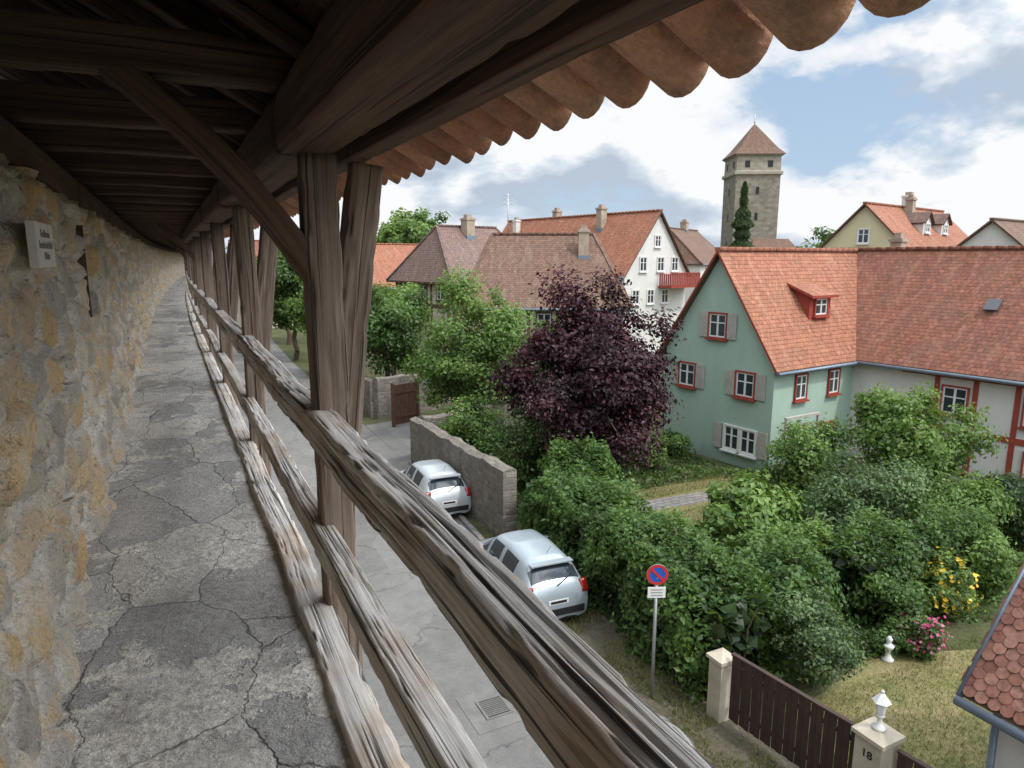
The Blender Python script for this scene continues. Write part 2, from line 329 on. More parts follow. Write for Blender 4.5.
# ------------------------------------------------------------------ foliage
def npmesh(name,V,F,mi,mats,tint,parent=None,smooth=None):
    me=bpy.data.meshes.new(name);me.vertices.add(len(V));me.vertices.foreach_set('co',V.astype(np.float32).ravel())
    me.loops.add(len(F)*4);me.loops.foreach_set('vertex_index',F.astype(np.int32).ravel())
    me.polygons.add(len(F));me.polygons.foreach_set('loop_start',np.arange(len(F),dtype=np.int32)*4)
    for k in mats: me.materials.append(M[k])
    me.polygons.foreach_set('material_index',mi.astype(np.int32))
    me.polygons.foreach_set('use_smooth',(np.ones if smooth else np.zeros)(len(F),dtype=bool))
    at=me.attributes.new('tint','FLOAT','POINT');at.data.foreach_set('value',tint.astype(np.float32))
    me.update(calc_edges=True)
    ob=bpy.data.objects.new(name,me);sc.collection.objects.link(ob)
    if parent: ob.parent=parent
    return ob
def norm(a): return a/np.maximum(np.linalg.norm(a,axis=1,keepdims=True),1e-9)
def leafq(P,N,size,rng,asp=.6,spread=.8):
    n=norm(N+spread*rng.normal(size=P.shape)*.7);r=rng.normal(size=P.shape);t=norm(r-(r*n).sum(1,keepdims=True)*n);b=np.cross(n,t)
    s=(size*(.55+.9*rng.random(len(P))))[:,None]
    return np.stack([P-t*s*.5,P+b*s*asp*.5+n*s*.08,P+t*s*.5,P-b*s*asp*.5+n*s*.08],1).reshape(-1,3)
def tubeq(p0,p1,r0,r1,n=7):
    d=p1-p0;L=np.linalg.norm(d);d=d/max(L,1e-6);a=np.cross(d,[.3,.9,.2]);a/=np.linalg.norm(a);c=np.cross(d,a)
    t=np.arange(n)*2*np.pi/n;ring=np.outer(np.cos(t),a)+np.outer(np.sin(t),c)
    V=np.vstack([p0+ring*r0,p1+ring*r1]);k=np.arange(n);k2=(k+1)%n
    return V,np.stack([k,k2,n+k2,n+k],1)
def limb(parts,p0,p1,r0,r1,rng,seg=4,wob=.08):
    p=p0;L=np.linalg.norm(p1-p0)
    for i in range(seg):
        t=(i+1)/seg;q=p0+(p1-p0)*t
        if i<seg-1:q=q+rng.normal(size=3)*wob*L
        parts.append(tubeq(p,q,r0+(r1-r0)*i/seg,r0+(r1-r0)*t));p=q
def finish(name,parts,LV,LT,leaf,extra=None):
    Vs=[];Fs=[];mi=[];T=[];off=0
    for v,f in parts:
        Vs.append(v);Fs.append(f+off);off+=len(v);mi.append(np.zeros(len(f)));T.append(np.zeros(len(v)))
    mats=['bark',leaf]
    nl=len(LV)//4
    Vs.append(LV);Fs.append(np.arange(nl*4).reshape(-1,4)+off);off+=len(LV);mi.append(np.ones(nl));T.append(np.repeat(LT,4))
    if extra:
        for v,t,mk in extra:
            mats.append(mk);n_=len(v)//4;Vs.append(v);Fs.append(np.arange(n_*4).reshape(-1,4)+off);off+=len(v);mi.append(np.full(n_,len(mats)-1));T.append(np.repeat(t,4))
    return npmesh(name,np.vstack(Vs),np.vstack(Fs),np.concatenate(mi),mats,np.concatenate(T))
def crown(c,rad,nc,nl,size,rng,clr=.3,up=.5):
    c=np.array(c,float);rad=np.array(rad,float)
    d=norm(rng.normal(size=(nc,3)));r=rng.random(nc)**(1/2.0)
    s=rng.random(3)*50
    of=np.array([1+.42*mn.noise(Vector(q*1.8+s)) for q in d])
    cc=c+d*(r*of)[:,None]*rad*.88
    cr=clr*rad.mean()*(.5+1.0*rng.random(nc));ct=.47+.2*rng.normal(size=nc)
    w=cr**2;idx=rng.choice(nc,nl,p=w/w.sum())
    dd=norm(rng.normal(size=(nl,3)));rr=rng.random(nl)**.45*(1+.16*rng.normal(size=nl).clip(-1,3))
    P=cc[idx]+dd*(rr*cr[idx])[:,None]*np.array([1,1,.8])
    N=dd*.6+norm(P-c)*.5+np.array([0,0,up])
    T=(ct[idx]+.14*rng.normal(size=nl)+.10*dd[:,2]).clip(0,1)
    return leafq(P,N,size,rng),T,cc
def tree(name,x,y,H,zc,rad,leaf,nc=70,nl=16000,size=.14,tr=.14,seed=1,clr=.28,nlimb=16,z0=0.,extra=None,lean=(0,0)):
    rng=np.random.default_rng(seed);c=(x+lean[0],y+lean[1],zc);LV,T,cc=crown(c,rad,nc,nl,size,rng,clr)
    parts=[];b0=np.array([x,y,z0-.1]);fork=np.array([x+lean[0]*.5,y+lean[1]*.5,max(.3,zc-rad[2]*.55)]);limb(parts,b0,fork,tr,tr*.7,rng,4,.03)
    top=np.array([c[0],c[1],zc+rad[2]*.5]);limb(parts,fork,top,tr*.65,tr*.12,rng,5,.05)
    for i in rng.choice(len(cc),min(nlimb,len(cc)),replace=False):
        t=rng.random()*.6;s=fork+(top-fork)*t;limb(parts,s,cc[i],tr*.35*(1-t*.5),tr*.06,rng,4,.06)
    k=LV[:,2]<.02; LV[k,2]=.02+.1*rng.random(k.sum())
    ex=None
    if extra:
        mk,n_,sz=extra;k=rng.choice(len(T),n_);P=LV[k*4];P=P[P[:,2]>zc*.6];P=P+norm(P-np.array(c))*.08;ex=[(leafq(P,norm(P-np.array(c))+np.array([0,0,.6]),sz,rng,.9),rng.random(len(P)),mk)]
    return finish(name,parts,LV,T,leaf,ex)
def hedge(name,path,w,h,leaf,nl,size,seed=3,z0=0,rag=.18,inner='l_dark'):
    rng=np.random.default_rng(seed);pts=np.array(path,float);sl=np.linalg.norm(np.diff(pts,axis=0),axis=1);cum=np.r_[0,np.cumsum(sl)];L=cum[-1]
    def at(s):
        x=np.interp(s,cum,pts[:,0]);y=np.interp(s,cum,pts[:,1]);i=np.clip(np.searchsorted(cum,s,side='right')-1,0,len(sl)-1);d=np.diff(pts,axis=0)[i]/sl[i][:,None];return x,y,d
    s=rng.random(nl)*L;ang=rng.random(nl);per=2*h+w;q=ang*per
    lx=np.where(q<h,-w/2,np.where(q<h+w,q-h-w/2,w/2));lz=np.where(q<h,q,np.where(q<h+w,h,per-q))
    nx=np.where(q<h,-1.,np.where(q<h+w,0.,1.));nz=np.where((q>=h)&(q<h+w),1.,.25)
    x,y,d=at(s)
    bul=np.array([mn.noise(Vector((a*.9,b_*1.1,c_*1.1+seed)))+.5*mn.noise(Vector((a*2.6,b_*2.6,c_*2.6+seed))) for a,b_,c_ in zip(s,lx,lz)])
    off=bul*rag*1.6-rng.random(nl)**2*.25+.06*rng.normal(size=nl)
    sh=rng.random(nl)<.03; off=np.where(sh,off+.1+.2*rng.random(nl),off)
    lx2=lx+nx*off;lz2=np.maximum(.03,lz+(nz>.5)*off*1.1)
    kx=np.abs(lx2)/(w/2);lz2=lz2-np.where((kx>.6),(kx-.6)**2*.5,0)
    endt=np.minimum(s,L-s);lz2=lz2*np.clip(.72+endt*.5,0,1)
    px=x+d[:,1]*lx2;py=y-d[:,0]*lx2;P=np.stack([px,py,z0+lz2.clip(.02)],1)
    N=np.stack([d[:,1]*nx,-d[:,0]*nx,nz],1)*1.0+np.array([0,0,.3])
    T=(.5+.55*bul+.13*rng.normal(size=nl)).clip(0,1)
    LV=leafq(P,N,size,rng)
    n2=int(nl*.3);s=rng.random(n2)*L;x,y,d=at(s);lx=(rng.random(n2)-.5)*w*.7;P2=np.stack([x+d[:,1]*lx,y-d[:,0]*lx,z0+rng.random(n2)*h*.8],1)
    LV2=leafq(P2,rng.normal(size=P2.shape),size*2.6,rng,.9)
    parts=[]
    for k in range(int(L*3)):
        s=np.array([rng.random()*L]);x,y,d=at(s);p=np.array([x[0]+rng.normal()*.1,y[0]+rng.normal()*.1,z0-.05]);limb(parts,p,p+np.array([rng.normal()*w*.3,rng.normal()*w*.3,h*.85]),.03,.008,rng,3,.05)
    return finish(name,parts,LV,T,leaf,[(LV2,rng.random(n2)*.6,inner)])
def scatter(name,poly_fn,n,size,hmax,leaf,seed,box,asp=.6,upn=.4,z0=0.,blade=False):
    rng=np.random.default_rng(seed);x=box[0]+rng.random(n*2)*(box[1]-box[0]);y=box[2]+rng.random(n*2)*(box[3]-box[2])
    k=np.array([poly_fn(a,b_) for a,b_ in zip(x,y)]);x=x[k][:n];y=y[k][:n]
    h=np.array([.5+.9*mn.noise(Vector((a*.8,b_*.8,seed))) for a,b_ in zip(x,y)]).clip(.08,1)*hmax
    P=np.stack([x,y,z0+rng.random(len(x))*h],1)
    if blade:
        P=np.stack([x,y,np.full(len(x),z0)],1);a=rng.random(len(x))*6.28;s=size*(.5+rng.random(len(x)));w=s*.12
        dx=np.cos(a)*w;dy=np.sin(a)*w;lean=rng.normal(size=(len(x),2))*s[:,None]*.5;z=np.zeros(len(x))
        tip=np.stack([x+lean[:,0],y+lean[:,1],z0+s],1)
        V=np.stack([P-np.stack([dx,dy,z],1),P+np.stack([dx,dy,z],1),tip+np.stack([dx,dy,z],1)*.2,tip-np.stack([dx,dy,z],1)*.2],1).reshape(-1,3)
    else: V=leafq(P,np.tile([0,0,upn],(len(P),1))+rng.normal(size=P.shape)*.3,size,rng,asp)
    T=np.array([.5+.6*mn.noise(Vector((a*.6,b_*.6,seed+4))) for a,b_ in zip(x,y)])+.15*rng.normal(size=len(x))
    return finish(name,[],V,T.clip(0,1),leaf)

# ------------------------------------------------------------------ terrain & street
def sheet(name,pts,z,mat,sub=None):
    b=B();b.face([(x,y,z) for x,y in pts],mat);return b.make(name)
sheet('ground',[(-500,-500),(700,-500),(700,700),(-500,700)],0,'ground')
sheet('street',[(.3,-8),(6.3,-8),(6.3,10),(6.9,16),(7.4,23.4),(7.6,50),(9,90),(2.5,90),(.3,30)],.008,'street')
sheet('side_lane_paving',[(7.405,23.5),(14,25.4),(14,31),(7.5,30)],.006,'street')
sheet('verge_soil',[(6.45,-8),(8.3,-8),(8.3,16),(7.08,16),(6.45,10)],.004,'verge')
b=B();pk=[(6.3,-8),(6.3,10),(6.9,16),(7.4,23.4)]
for i in range(3):
    a=Vector((*pk[i],0));c=Vector((*pk[i+1],0));d=(c-a);L=d.length;d.normalize();n=Vector((d.y,-d.x,0));q=(a+c)/2+n*.075
    b.box((q.x,q.y,.05),(L,.14,.11),'kerb',d,n)
b.make('street_kerb')
sheet('garden_lawn',[(8.4,1),(14.5,1),(14,6.6),(11.5,7.6),(8.6,7.0)],.010,'lawn')
sheet('back_garden_lawn',[(11.0,12.8),(16.5,13.6),(17,17.0),(11.0,17.5)],.010,'lawn')
sheet('garden_path',[(12.0,15.6),(17.4,15.2),(17.6,16.0),(12.2,16.4)],.016,'paving')
b=B();b.bx(3.85,4.85,8.9,9.9,.012,.016,'slab');b.make('drain_surround')
b=B()
for i in range(9): b.bx(4.15,4.55,9.22+i*.045,9.24+i*.045,.019,.033,'slab')
b.bx(4.11,4.15,9.18,9.63,.017,.035,'slab');b.bx(4.55,4.59,9.18,9.63,.017,.035,'slab');b.bx(4.11,4.59,9.15,9.18,.017,.035,'slab');b.bx(4.11,4.59,9.63,9.66,.017,.035,'slab');b.bx(4.15,4.55,9.18,9.63,.0165,.018,'mblk');b.make('drain_grate')
# ------------------------------------------------------------------ corridor
def off(y): return .0006*(max(0,y-14))**2
YE=72
ys=[-3.];
while ys[-1]<YE: ys.append(ys[-1]+max(.022,.007*ys[-1]) if ys[-1]>1.2 else ys[-1]+.2)
zs=np.arange(FL-.05,CZ+.42,.022)
V=[];edge=[];cell=[]
for y in ys:
    for z in zs:
        w=Vector((y*1.3,z*1.7,4));wy=mn.noise(w)*.6;wz=mn.noise(w+Vector((9,3,1)))*.6
        dist,pt=mn.voronoi(Vector((y/.34+wy,z/.20+wz,0.)))
        e=dist[1]-dist[0]
        h=mn.noise(pt[0]*3.7)
        ct=mn.cell(pt[0]*7.3)
        bump_=min(1,e*3.2)**.6*.065+h*.065+mn.noise(Vector((y*.9,z*1.4,8)))*.05+mn.noise(Vector((y*14,z*14,0)))*.014+mn.noise(Vector((y*35,z*35,0)))*.007
        x=-.58+bump_*1.1+max(0,FL+.35-z)**2*.35
        if 5.75<y<6.15 and CZ-.42<z<CZ+.22: x-=.28
        if z>CZ+.36: x-=.06
        V.append((x+off(y),y,z));edge.append(min(1,e));cell.append((h*.5+.5+ct*.5)%1)
nz_=len(zs);F=[(i*nz_+j,i*nz_+j+1,(i+1)*nz_+j+1,(i+1)*nz_+j) for i in range(len(ys)-1) for j in range(nz_-1)]
tw=empty('town_wall')
me=bpy.data.meshes.new('inner_face');me.from_pydata(V,[],F);me.materials.append(M['rubble'])
for nme,dd in(('edge',edge),('cell',cell)):
    at=me.attributes.new(nme,'FLOAT','POINT');at.data.foreach_set('value',dd)
me.polygons.foreach_set('use_smooth',[True]*len(F));me.update();ob=bpy.data.objects.new('inner_face',me);sc.collection.objects.link(ob);ob.parent=tw
b=B();st=[-8]+list(range(-2,YE+1,4))+[YE]
for y0,y1 in zip(st[:-1],st[1:]):
    a,c=off(y0),off(y1)
    b.face([(-.66+a,y0,CZ+.40),(-.66+c,y1,CZ+.40),(-1.5+c,y1,CZ+.40),(-1.5+a,y0,CZ+.40)],'gwall')
    b.face([(-1.5+a,y0,0),(-1.5+c,y1,0),(-1.5+c,y1,CZ+1.8),(-1.5+a,y0,CZ+1.8)],'gwall')
    b.face([(.40+a,y0,0),(.40+a,y0,FL-.25),(.40+c,y1,FL-.25),(.40+c,y1,0)],'gwall')
b.face([(-.7+off(YE),YE,FL),(3+off(YE),YE,FL),(3+off(YE),YE,CZ+1),(-.7+off(YE),YE,CZ+1)],'gwall')
b.make('masonry_body',tw)
b=B();b.bx(-.80,-.74,5.75,6.15,CZ-.42,CZ+.22,'dark');b.beam((-.53,5.72,CZ-.42),(-.53,5.72,CZ+.22),.06,.05,'dark',up=(1,0,0));b.make('loophole_shutter')
def plaque(y0,y1,z0,z1,txt,sz):
    e=empty('memorial_plaque',(-.462,(y0+y1)/2,(z0+z1)/2))
    bb=B();bb.box((0,0,0),(.03,y1-y0,z1-z0),'shutl');bb.make('slab',e)
    cu=bpy.data.curves.new('inscription','FONT');cu.body=txt;cu.size=sz;cu.align_x='CENTER';cu.align_y='CENTER';cu.extrude=.001
    o_=bpy.data.objects.new('inscription',cu);o_.data.materials.append(M['engr']);sc.collection.objects.link(o_);o_.parent=e;o_.location=(.017,0,0);o_.rotation_euler=(R(90),0,R(90))
plaque(3.26,3.72,CZ-.04,CZ+.14,"Gestiftet von\nFreunden der Stadt\n1 Meter",.045)
xs=np.linspace(-.62,.46,28);yf=[-3.]
while yf[-1]<YE: yf.append(yf[-1]+max(.04,.012*yf[-1]))
V=[(x+off(y),y,FL+.018*mn.noise(Vector((x*1.5,y*1.2,1)))+.010*mn.noise(Vector((x*7,y*7,1)))) for y in yf for x in xs]
nx_=len(xs);F=[(i*nx_+j,i*nx_+j+1,(i+1)*nx_+j+1,(i+1)*nx_+j) for i in range(len(yf)-1) for j in range(nx_-1)]
me=bpy.data.meshes.new('walkway_floor');me.from_pydata(V,[],F);me.materials.append(M['floor']);me.polygons.foreach_set('use_smooth',[True]*len(F));ob=bpy.data.objects.new('walkway_floor',me);sc.collection.objects.link(ob)
posts=[-3.4+3.25*i for i in range(24)]
fr=empty('walkway_railing')
b=B();bp=B();bd=B()
for i in range(len(posts)-1):
    y0,y1=posts[i],posts[i+1];a,c=off(y0),off(y1);near=(y1<7)
    sg,np_=(160,22) if -1<y0<5 and y1<7 else (14,5);fu=.014 if near else .005
    j=random.uniform(-.01,.01)
    b.beam((.56+a,y0,CZ-.745+j),(.56+c,y1+.06,CZ-.745),.12,.155,'rail',seg=sg,npr=np_,rough=.010,furrow=fu,sag=-.004)
    b.beam((.545+a,y0,CZ-1.27),(.545+c,y1,CZ-1.265+j),.10,.115,'rail',seg=sg,npr=np_,rough=.008,furrow=fu*.8,bow=.006)
    b.beam((.50+a,y0,FL-.045),(.50+c,y1,FL-.045),.15,.17,'rail',seg=sg,npr=np_,rough=.008,furrow=fu*.9)
b.make('rails_and_sill',fr)
for i,y in enumerate(posts):
    a=off(y);s=50 if y<7 else 8;n=12 if y<7 else 4
    bp.beam((.625+a,y,FL-.45),(.61+a,y,CZ+.43),.15,.15,'post',up=(0,1,0),seg=s,npr=n,rough=.010,furrow=.010)
    bp.beam((.665+a,y+.16,CZ-1.12),(.865+a,y+.16,CZ+.42),.15,.13,'post',up=(0,1,0),seg=s,npr=n,rough=.010,furrow=.011)
bp.make('posts',fr)
rf=empty('walkway_roof')
for i in range(len(posts)-1):
    y0,y1=posts[i],posts[i+1];a,c=off(y0),off(y1);s=50 if y0<6 else 8
    bd.beam((.56+a,y0,CZ+.54),(.56+c,y1,CZ+.54),.24,.23,'dark',seg=s,npr=12,rough=.010,furrow=.008)
    bd.beam((.80+a,y0,CZ+.465),(.80+c,y1,CZ+.465),.10,.08,'dark',seg=s,npr=6,rough=.006,furrow=.005)
    bd.beam((-.66+a,y0,CZ+.50),(-.66+c,y1,CZ+.50),.2,.18,'dark',seg=s,npr=4,rough=.01)
    if i%4==2: bd.beam((-.15+a,y0+.0,CZ+.74),(.60+a,y0,CZ-.10),.11,.13,'dark',up=(0,1,0),seg=24,npr=8,rough=.014,bow=.05,furrow=.007)
SL=.55
def rz_(x): return CZ+.66-SL*(x-.68)
yb=-3.8
while yb<YE-1:
    a=off(yb);s=24 if yb<8 else 5;n=8 if yb<8 else 3
    bd.beam((-1.3+a,yb,CZ+.76),(.70+a,yb,CZ+.76),.14,.17,'dark',seg=s,npr=n,rough=.014,furrow=.006)
    for dy in(.3,.88): bd.beam((-1.45+a,yb+dy,rz_(-1.45)+.06),(.98+a,yb+dy,rz_(.98)+.045),.10,.10,'dark',seg=s,npr=n,rough=.008)
    yb+=1.15
bd.make('beams_and_rafters',rf)
b=B()
for y0,y1 in zip(st[:-1],st[1:]):
    a,c=off(y0),off(y1)
    for k in range(11):
        x0=-1.6+k*.21;x1=x0+.205;z=.012*(k%2)
        b.face([(x0+a,y0,rz_(x0)+.13+z),(x1+a,y0,rz_(x1)+.13+z),(x1+c,y1,rz_(x1)+.13+z),(x0+c,y1,rz_(x0)+.13+z)],'board',[(0,x0),(0,x1),(y1-y0,x1),(y1-y0,x0)])
    b.face([(-1.7+a,y0,rz_(-1.7)+.19),(-1.7+c,y1,rz_(-1.7)+.19),(.75+c,y1,rz_(.75)+.19),(.75+a,y0,rz_(.75)+.19)],'roof_red')
b.make('roof_boarding',rf)
b=B();yy=-2.0;rt=random.Random(3);SP=.205
while yy<YE-2:
    a=off(yy)
    for row in range(2):
        for kind in (0,1):
            xe=1.225-row*.30+rt.uniform(-.018,.018)-(.03 if kind else 0);xs_=max(.60,xe-.40)
            yc=yy+(SP/2 if kind else 0)+rt.uniform(-.010,.010);tl=rt.random();rr0,rr1=(.102,.088) if kind==0 else (.075,.093)
            ns=10 if yy<12 else 4;i0=len(b.v)
            for (X,rad,dz) in((xe,rr0 if kind==0 else rr1,0),(xs_,rr1 if kind==0 else rr0,-.026)):
                for th in(0,.016):
                    for k in range(ns+1):
                        t=math.pi*k/ns;r_=rad-th
                        zz=-math.sin(t)*r_*.85 if kind==0 else math.sin(t)*r_*.8
                        zb=rz_(X)+.145+dz
                        b.v.append((X+a,yc-math.cos(t)*r_,zb+zz-(.005 if kind else 0)));b.t.append(tl)
            m_=ns+1
            A,Bi,C,D=i0,i0+m_,i0+2*m_,i0+3*m_
            for k in range(ns):
                for q in((A+k,A+k+1,C+k+1,C+k),(Bi+k+1,Bi+k,D+k,D+k+1),(A+k+1,A+k,Bi+k,Bi+k+1)):
                    b.f.append(q);b.m.append('barrel');b.u.append(None);b.s.append(True)
    yy+=SP
b.make('eave_tiles',rf)
# ------------------------------------------------------------------ houses
def winb(b,c,u,n,w,h,frame='winw',sh=None,sill=True,surround=.055,cross=True):
    c=Vector(c);u=Vector(u);n=Vector(n);z=Vector((0,0,1));s=surround
    b.box(c+n*.01,(w,.03,h),'glass',u,n)
    for k in(-1,1):
        b.box(c+u*k*(w/2+s/2)+n*.03,(s,.10,h+2*s),frame,u,n)
        b.box(c+z*k*(h/2+s/2)+n*.031,(w,.098,s),frame,u,n)
        b.box(c+u*k*(w/2-.025)+n*.028,(.05,.04,h),'winw',u,n)
        b.box(c+z*k*(h/2-.025)+n*.027,(w-.1,.04,.05),'winw',u,n)
    if cross:
        b.box(c+n*.03,(.07,.04,h-.1),'winw',u,n);b.box(c+z*h*.12+n*.028,(w-.1,.035,.04),'winw',u,n)
    if sill: b.box(c-z*(h/2+s+.03)+n*.07,(w+2*s+.1,.18,.05),frame,u,n)
    if sh:
        sw=w*.52
        for k in(-1,1):
            q=c+u*k*(w/2+s+sw/2+.02)+n*.045;b.box(q,(sw,.045,h+.06),sh,u,n)
            for j in range(int(h/.09)): b.box(q+z*(-h/2+.07+j*.09)+n*.026,(sw-.1,.012,.035),sh,u,n)
def house(name,cx,cy,rot,L,W,eh,rh,wall,roof,hipS=0,hipN=0,ov=.3,wins=(),shut=None,frame='winw',chim=(),timber=(),z0=-.3,verge=None,th=.14):
    e=empty(name,(cx,cy,0),R(rot));hw,hl=W/2,L/2;sl=(rh-eh)/hw
    b=B()
    for sx in(-1,1):
        q=[(sx*hw,-hl,z0),(sx*hw,hl,z0),(sx*hw,hl,eh),(sx*hw,-hl,eh)];b.face(q if sx>0 else q[::-1],wall)
    for sy,hp in((-1,hipS),(1,hipN)):
        q=[(-hw,sy*hl,z0),(hw,sy*hl,z0),(hw,sy*hl,eh)]+([] if hp else [(0,sy*hl,rh-.02)])+[(-hw,sy*hl,eh)]
        b.face(q if sy<0 else q[::-1],wall)
    b.make('walls',e)
    b=B();ze=eh-sl*ov;t=th
    yS=-hl-ov;yN=hl+ov;rS=-hl+hipS if hipS else yS;rN=hl-hipN if hipN else yN
    EL0,EL1,ER0,ER1=(-hw-ov,yS,ze+t),(-hw-ov,yN,ze+t),(hw+ov,yS,ze+t),(hw+ov,yN,ze+t);R0,R1=(0,rS,rh+t),(0,rN,rh+t)
    b.face([EL0,R0,R1,EL1],roof);b.face([ER0,ER1,R1,R0],roof)
    if hipS:b.face([EL0,ER0,R0],roof)
    if hipN:b.face([EL1,R1,ER1],roof)
    dn=lambda p:(p[0],p[1],p[2]-t)
    vg=verge or 'timber'
    b.face([dn(EL0),dn(EL1),dn(R1),dn(R0)],'timber');b.face([dn(ER0),dn(R0),dn(R1),dn(ER1)],'timber')
    for p,q in((EL1,EL0),(ER0,ER1)): b.face([p,q,dn(q),dn(p)],'timber')
    for p,q in((EL0,R0),(R0,ER0),(R1,EL1),(ER1,R1),(EL0,ER0),(ER1,EL1)):
        if (p,q) in((EL0,ER0),) and not hipS: continue
        if (p,q) in((ER1,EL1),) and not hipN: continue
        if hipS and (p==EL0 and q==R0 or p==R0 and q==ER0): continue
        if hipN and (p==R1 and q==EL1 or p==ER1 and q==R1): continue
        b.face([p,q,dn(q),dn(p)],vg)
    y=rS
    while y<rN-.2:
        b.beam((0,y,rh+t+.0),(0,y+.42,rh+t+.02),.24,.14,roof,seg=1,npr=3,rough=0);y+=.4
    for hp,E1,E2,RR in((hipS,EL0,ER0,R0),(hipN,EL1,ER1,R1)):
        if hp:
            for E in(E1,E2): b.beam(E,RR,.2,.1,roof,seg=20,npr=3,rough=.02)
    b.make('roof',e)
    b=B()
    for sx in(-1,1): b.tube((sx*(hw+ov+.06),yS,ze+.05),(sx*(hw+ov+.06),yN,ze+.05),.065,.065,'zinc',8)
    b.tube((-(hw+ov*.3),-hl+.1,ze),(-(hw+.07),-hl+.1,z0),.045,.045,'zinc',8);b.make('gutters',e)
    sd={'W':((0,1,0),(-1,0,0)),'E':((0,1,0),(1,0,0)),'S':((1,0,0),(0,-1,0)),'N':((1,0,0),(0,1,0))}
    if wins:
        b=B()
        for wdef in wins:
            s_,al,z,w,h=wdef[:5];u,n=sd[s_];sh=wdef[5] if len(wdef)>5 else shut;frm=wdef[6] if len(wdef)>6 else frame
            c={'W':(-hw,al,z),'E':(hw,al,z),'S':(al,-hl,z),'N':(al,hl,z)}[s_];winb(b,c,u,n,w,h,frm,sh)
        b.make('windows',e)
    if timber:
        b=B()
        for s_,a0,z0_,a1,z1_,wd,mt in timber:
            u,n=sd[s_];f=lambda al,z:Vector({'W':(-hw,al,z),'E':(hw,al,z),'S':(al,-hl,z),'N':(al,hl,z)}[s_])
            p,q=f(a0,z0_),f(a1,z1_);d=(q-p);b.box((p+q)/2+Vector(n)*(.012 if abs(d.z)>.1 else .016),(d.length,.035,wd),mt,d,n,d.cross(Vector(n)))
        b.make('timber_frame',e)
    if chim:
        b=B()
        for x,y,zt,w,mt in chim:
            zb=rh-abs(x)*sl-.5;b.bx(x-w/2,x+w/2,y-w/2,y+w/2,zb,zt,mt);b.bx(x-w/2-.06,x+w/2+.06,y-w/2-.06,y+w/2+.06,zt-.16,zt-.05,mt)
            b.bx(x-w/2-.03,x+w/2+.03,y-w/2-.03,y+w/2+.03,zb+.2,zb+.55,'zinc')
            b.bx(x-w*.3,x+w*.3,y-w*.3,y+w*.3,zt,zt+.22,'chim')
        b.make('chimneys',e)
    return e
def dormer(par,side,hw,eh,rh,y,w,xo,zf,h,roof,face,frame='redp',gable=False,L=None):
    sl=(rh-eh)/hw;b=B();zr=rh-xo*sl+.14;zt=zr+h;sx=side
    b.face([(sx*xo,y-w/2,zr-.1),(sx*xo,y+w/2,zr-.1),(sx*xo,y+w/2,zt),(sx*xo,y-w/2,zt)][::sx],face)
    for k in(-1,1):
        b.face([(sx*xo,y+k*w/2,zr-.1),(sx*xo,y+k*w/2,zt),(sx*.3,y+k*w/2,zt+.35*(xo-.3) if not gable else zt),(sx*.3,y+k*w/2,zr)],face)
    if not gable:
        g=.42;zb=zt+g*(xo-.15)
        zb=min(zb,rh+.16);o=.22
        P=[(sx*(xo+o),y-w/2-.18,zt-.05),(sx*(xo+o),y+w/2+.18,zt-.05),(sx*.15,y+w/2+.18,zb),(sx*.15,y-w/2-.18,zb)]
        b.face(P[::sx],roof);Q=[(p[0],p[1],p[2]-.1) for p in P];b.face(Q[::-sx],'redp')
        for i in range(4): b.face([P[i],P[(i+1)%4],Q[(i+1)%4],Q[i]],'redp')
    else:
        g=w*.5;o=.2
        for k in(-1,1):
            P=[(sx*(xo+o),y,zt+g),(sx*(xo+o),y+k*(w/2+.15),zt-.1),(sx*.1,y+k*(w/2+.15),zt-.1),(sx*.1,y,zt+g)];b.face(P,roof)
            b.face([(p[0],p[1],p[2]-.08) for p in P],'timber')
        b.face([(sx*xo,y-w/2,zt),(sx*xo,y+w/2,zt),(sx*xo,y,zt+g-.06)],face)
    winb(b,(sx*(xo),y,zr+h*.5),(0,1,0),(sx,0,0),w*.55,h*.62,frame)
    b.make('dormer',par)

gh=house('green_gabled_house',22.0,19.5,-83,8.2,5.0,4.0,7.65,'green','roof_or',ov=.28,shut='shut',frame='redp',verge='redp',
  wins=[('S',0.,5.05,.75,.85),('S',1.35,3.05,.75,.85),('S',-1.35,3.05,.75,.85),('S',.9,1.0,.62,.85,None,'winw'),('S',1.62,1.0,.62,.85,None,'winw'),
        ('E',-2.6,3.0,.6,.85,None),('E',-.6,3.0,.6,.85,None),('E',-2.6,1.0,.7,.9,None),('E',-.8,1.0,.7,.9,None)])
dormer(gh,1,2.5,4.0,7.65,-.6,1.3,1.75,0,.95,'roof_or','redp')
b=B()
for k in(-1,1):
    q=Vector((1.26+k*.98,-4.1-.045,1.0));b.box(q,(.34,.045,.95),'shut',(1,0,0),(0,-1,0))
b.tube((-1.9,-4.13,1.9),(-1.9,-4.16,1.9),.09,.09,'mblk');b.make('ground_floor_shutters',gh)
lwin=[('W',y,2.75,.75,.9,None,'redp') for y in(-5.6,-3.2,-.8,1.6)]+[('W',y,.95,.8,1.0,None,'redp') for y in(-7,-4,-1,1.5)]
tb=[('W',-10,3.6,3.4,3.6,.2,'redp'),('W',-10,1.75,3.4,1.75,.2,'redp'),('W',-10,2.7,-2.,2.7,.13,'redp')]+[('W',y,-.2,y,3.6,.16,'redp') for y in(-9.6,-8.6,-7.4,-6.2,-5.0,-3.8,-2.6,-1.4,-.2,1.0,2.2)]+[('W',y,1.8,y+.9,3.5,.13,'redp') for y in(-9.5,-8.4,-7.3,-2.5)]
lh=house('long_tiled_house',27.5,12.4,7,20,7.8,3.95,7.7,'white','roof_red',ov=.35,frame='redp',wins=lwin,timber=tb,chim=[(1.,-1.5,8.4,.5,'chim'),(.9,6.5,8.3,.45,'chim')])
b=B()
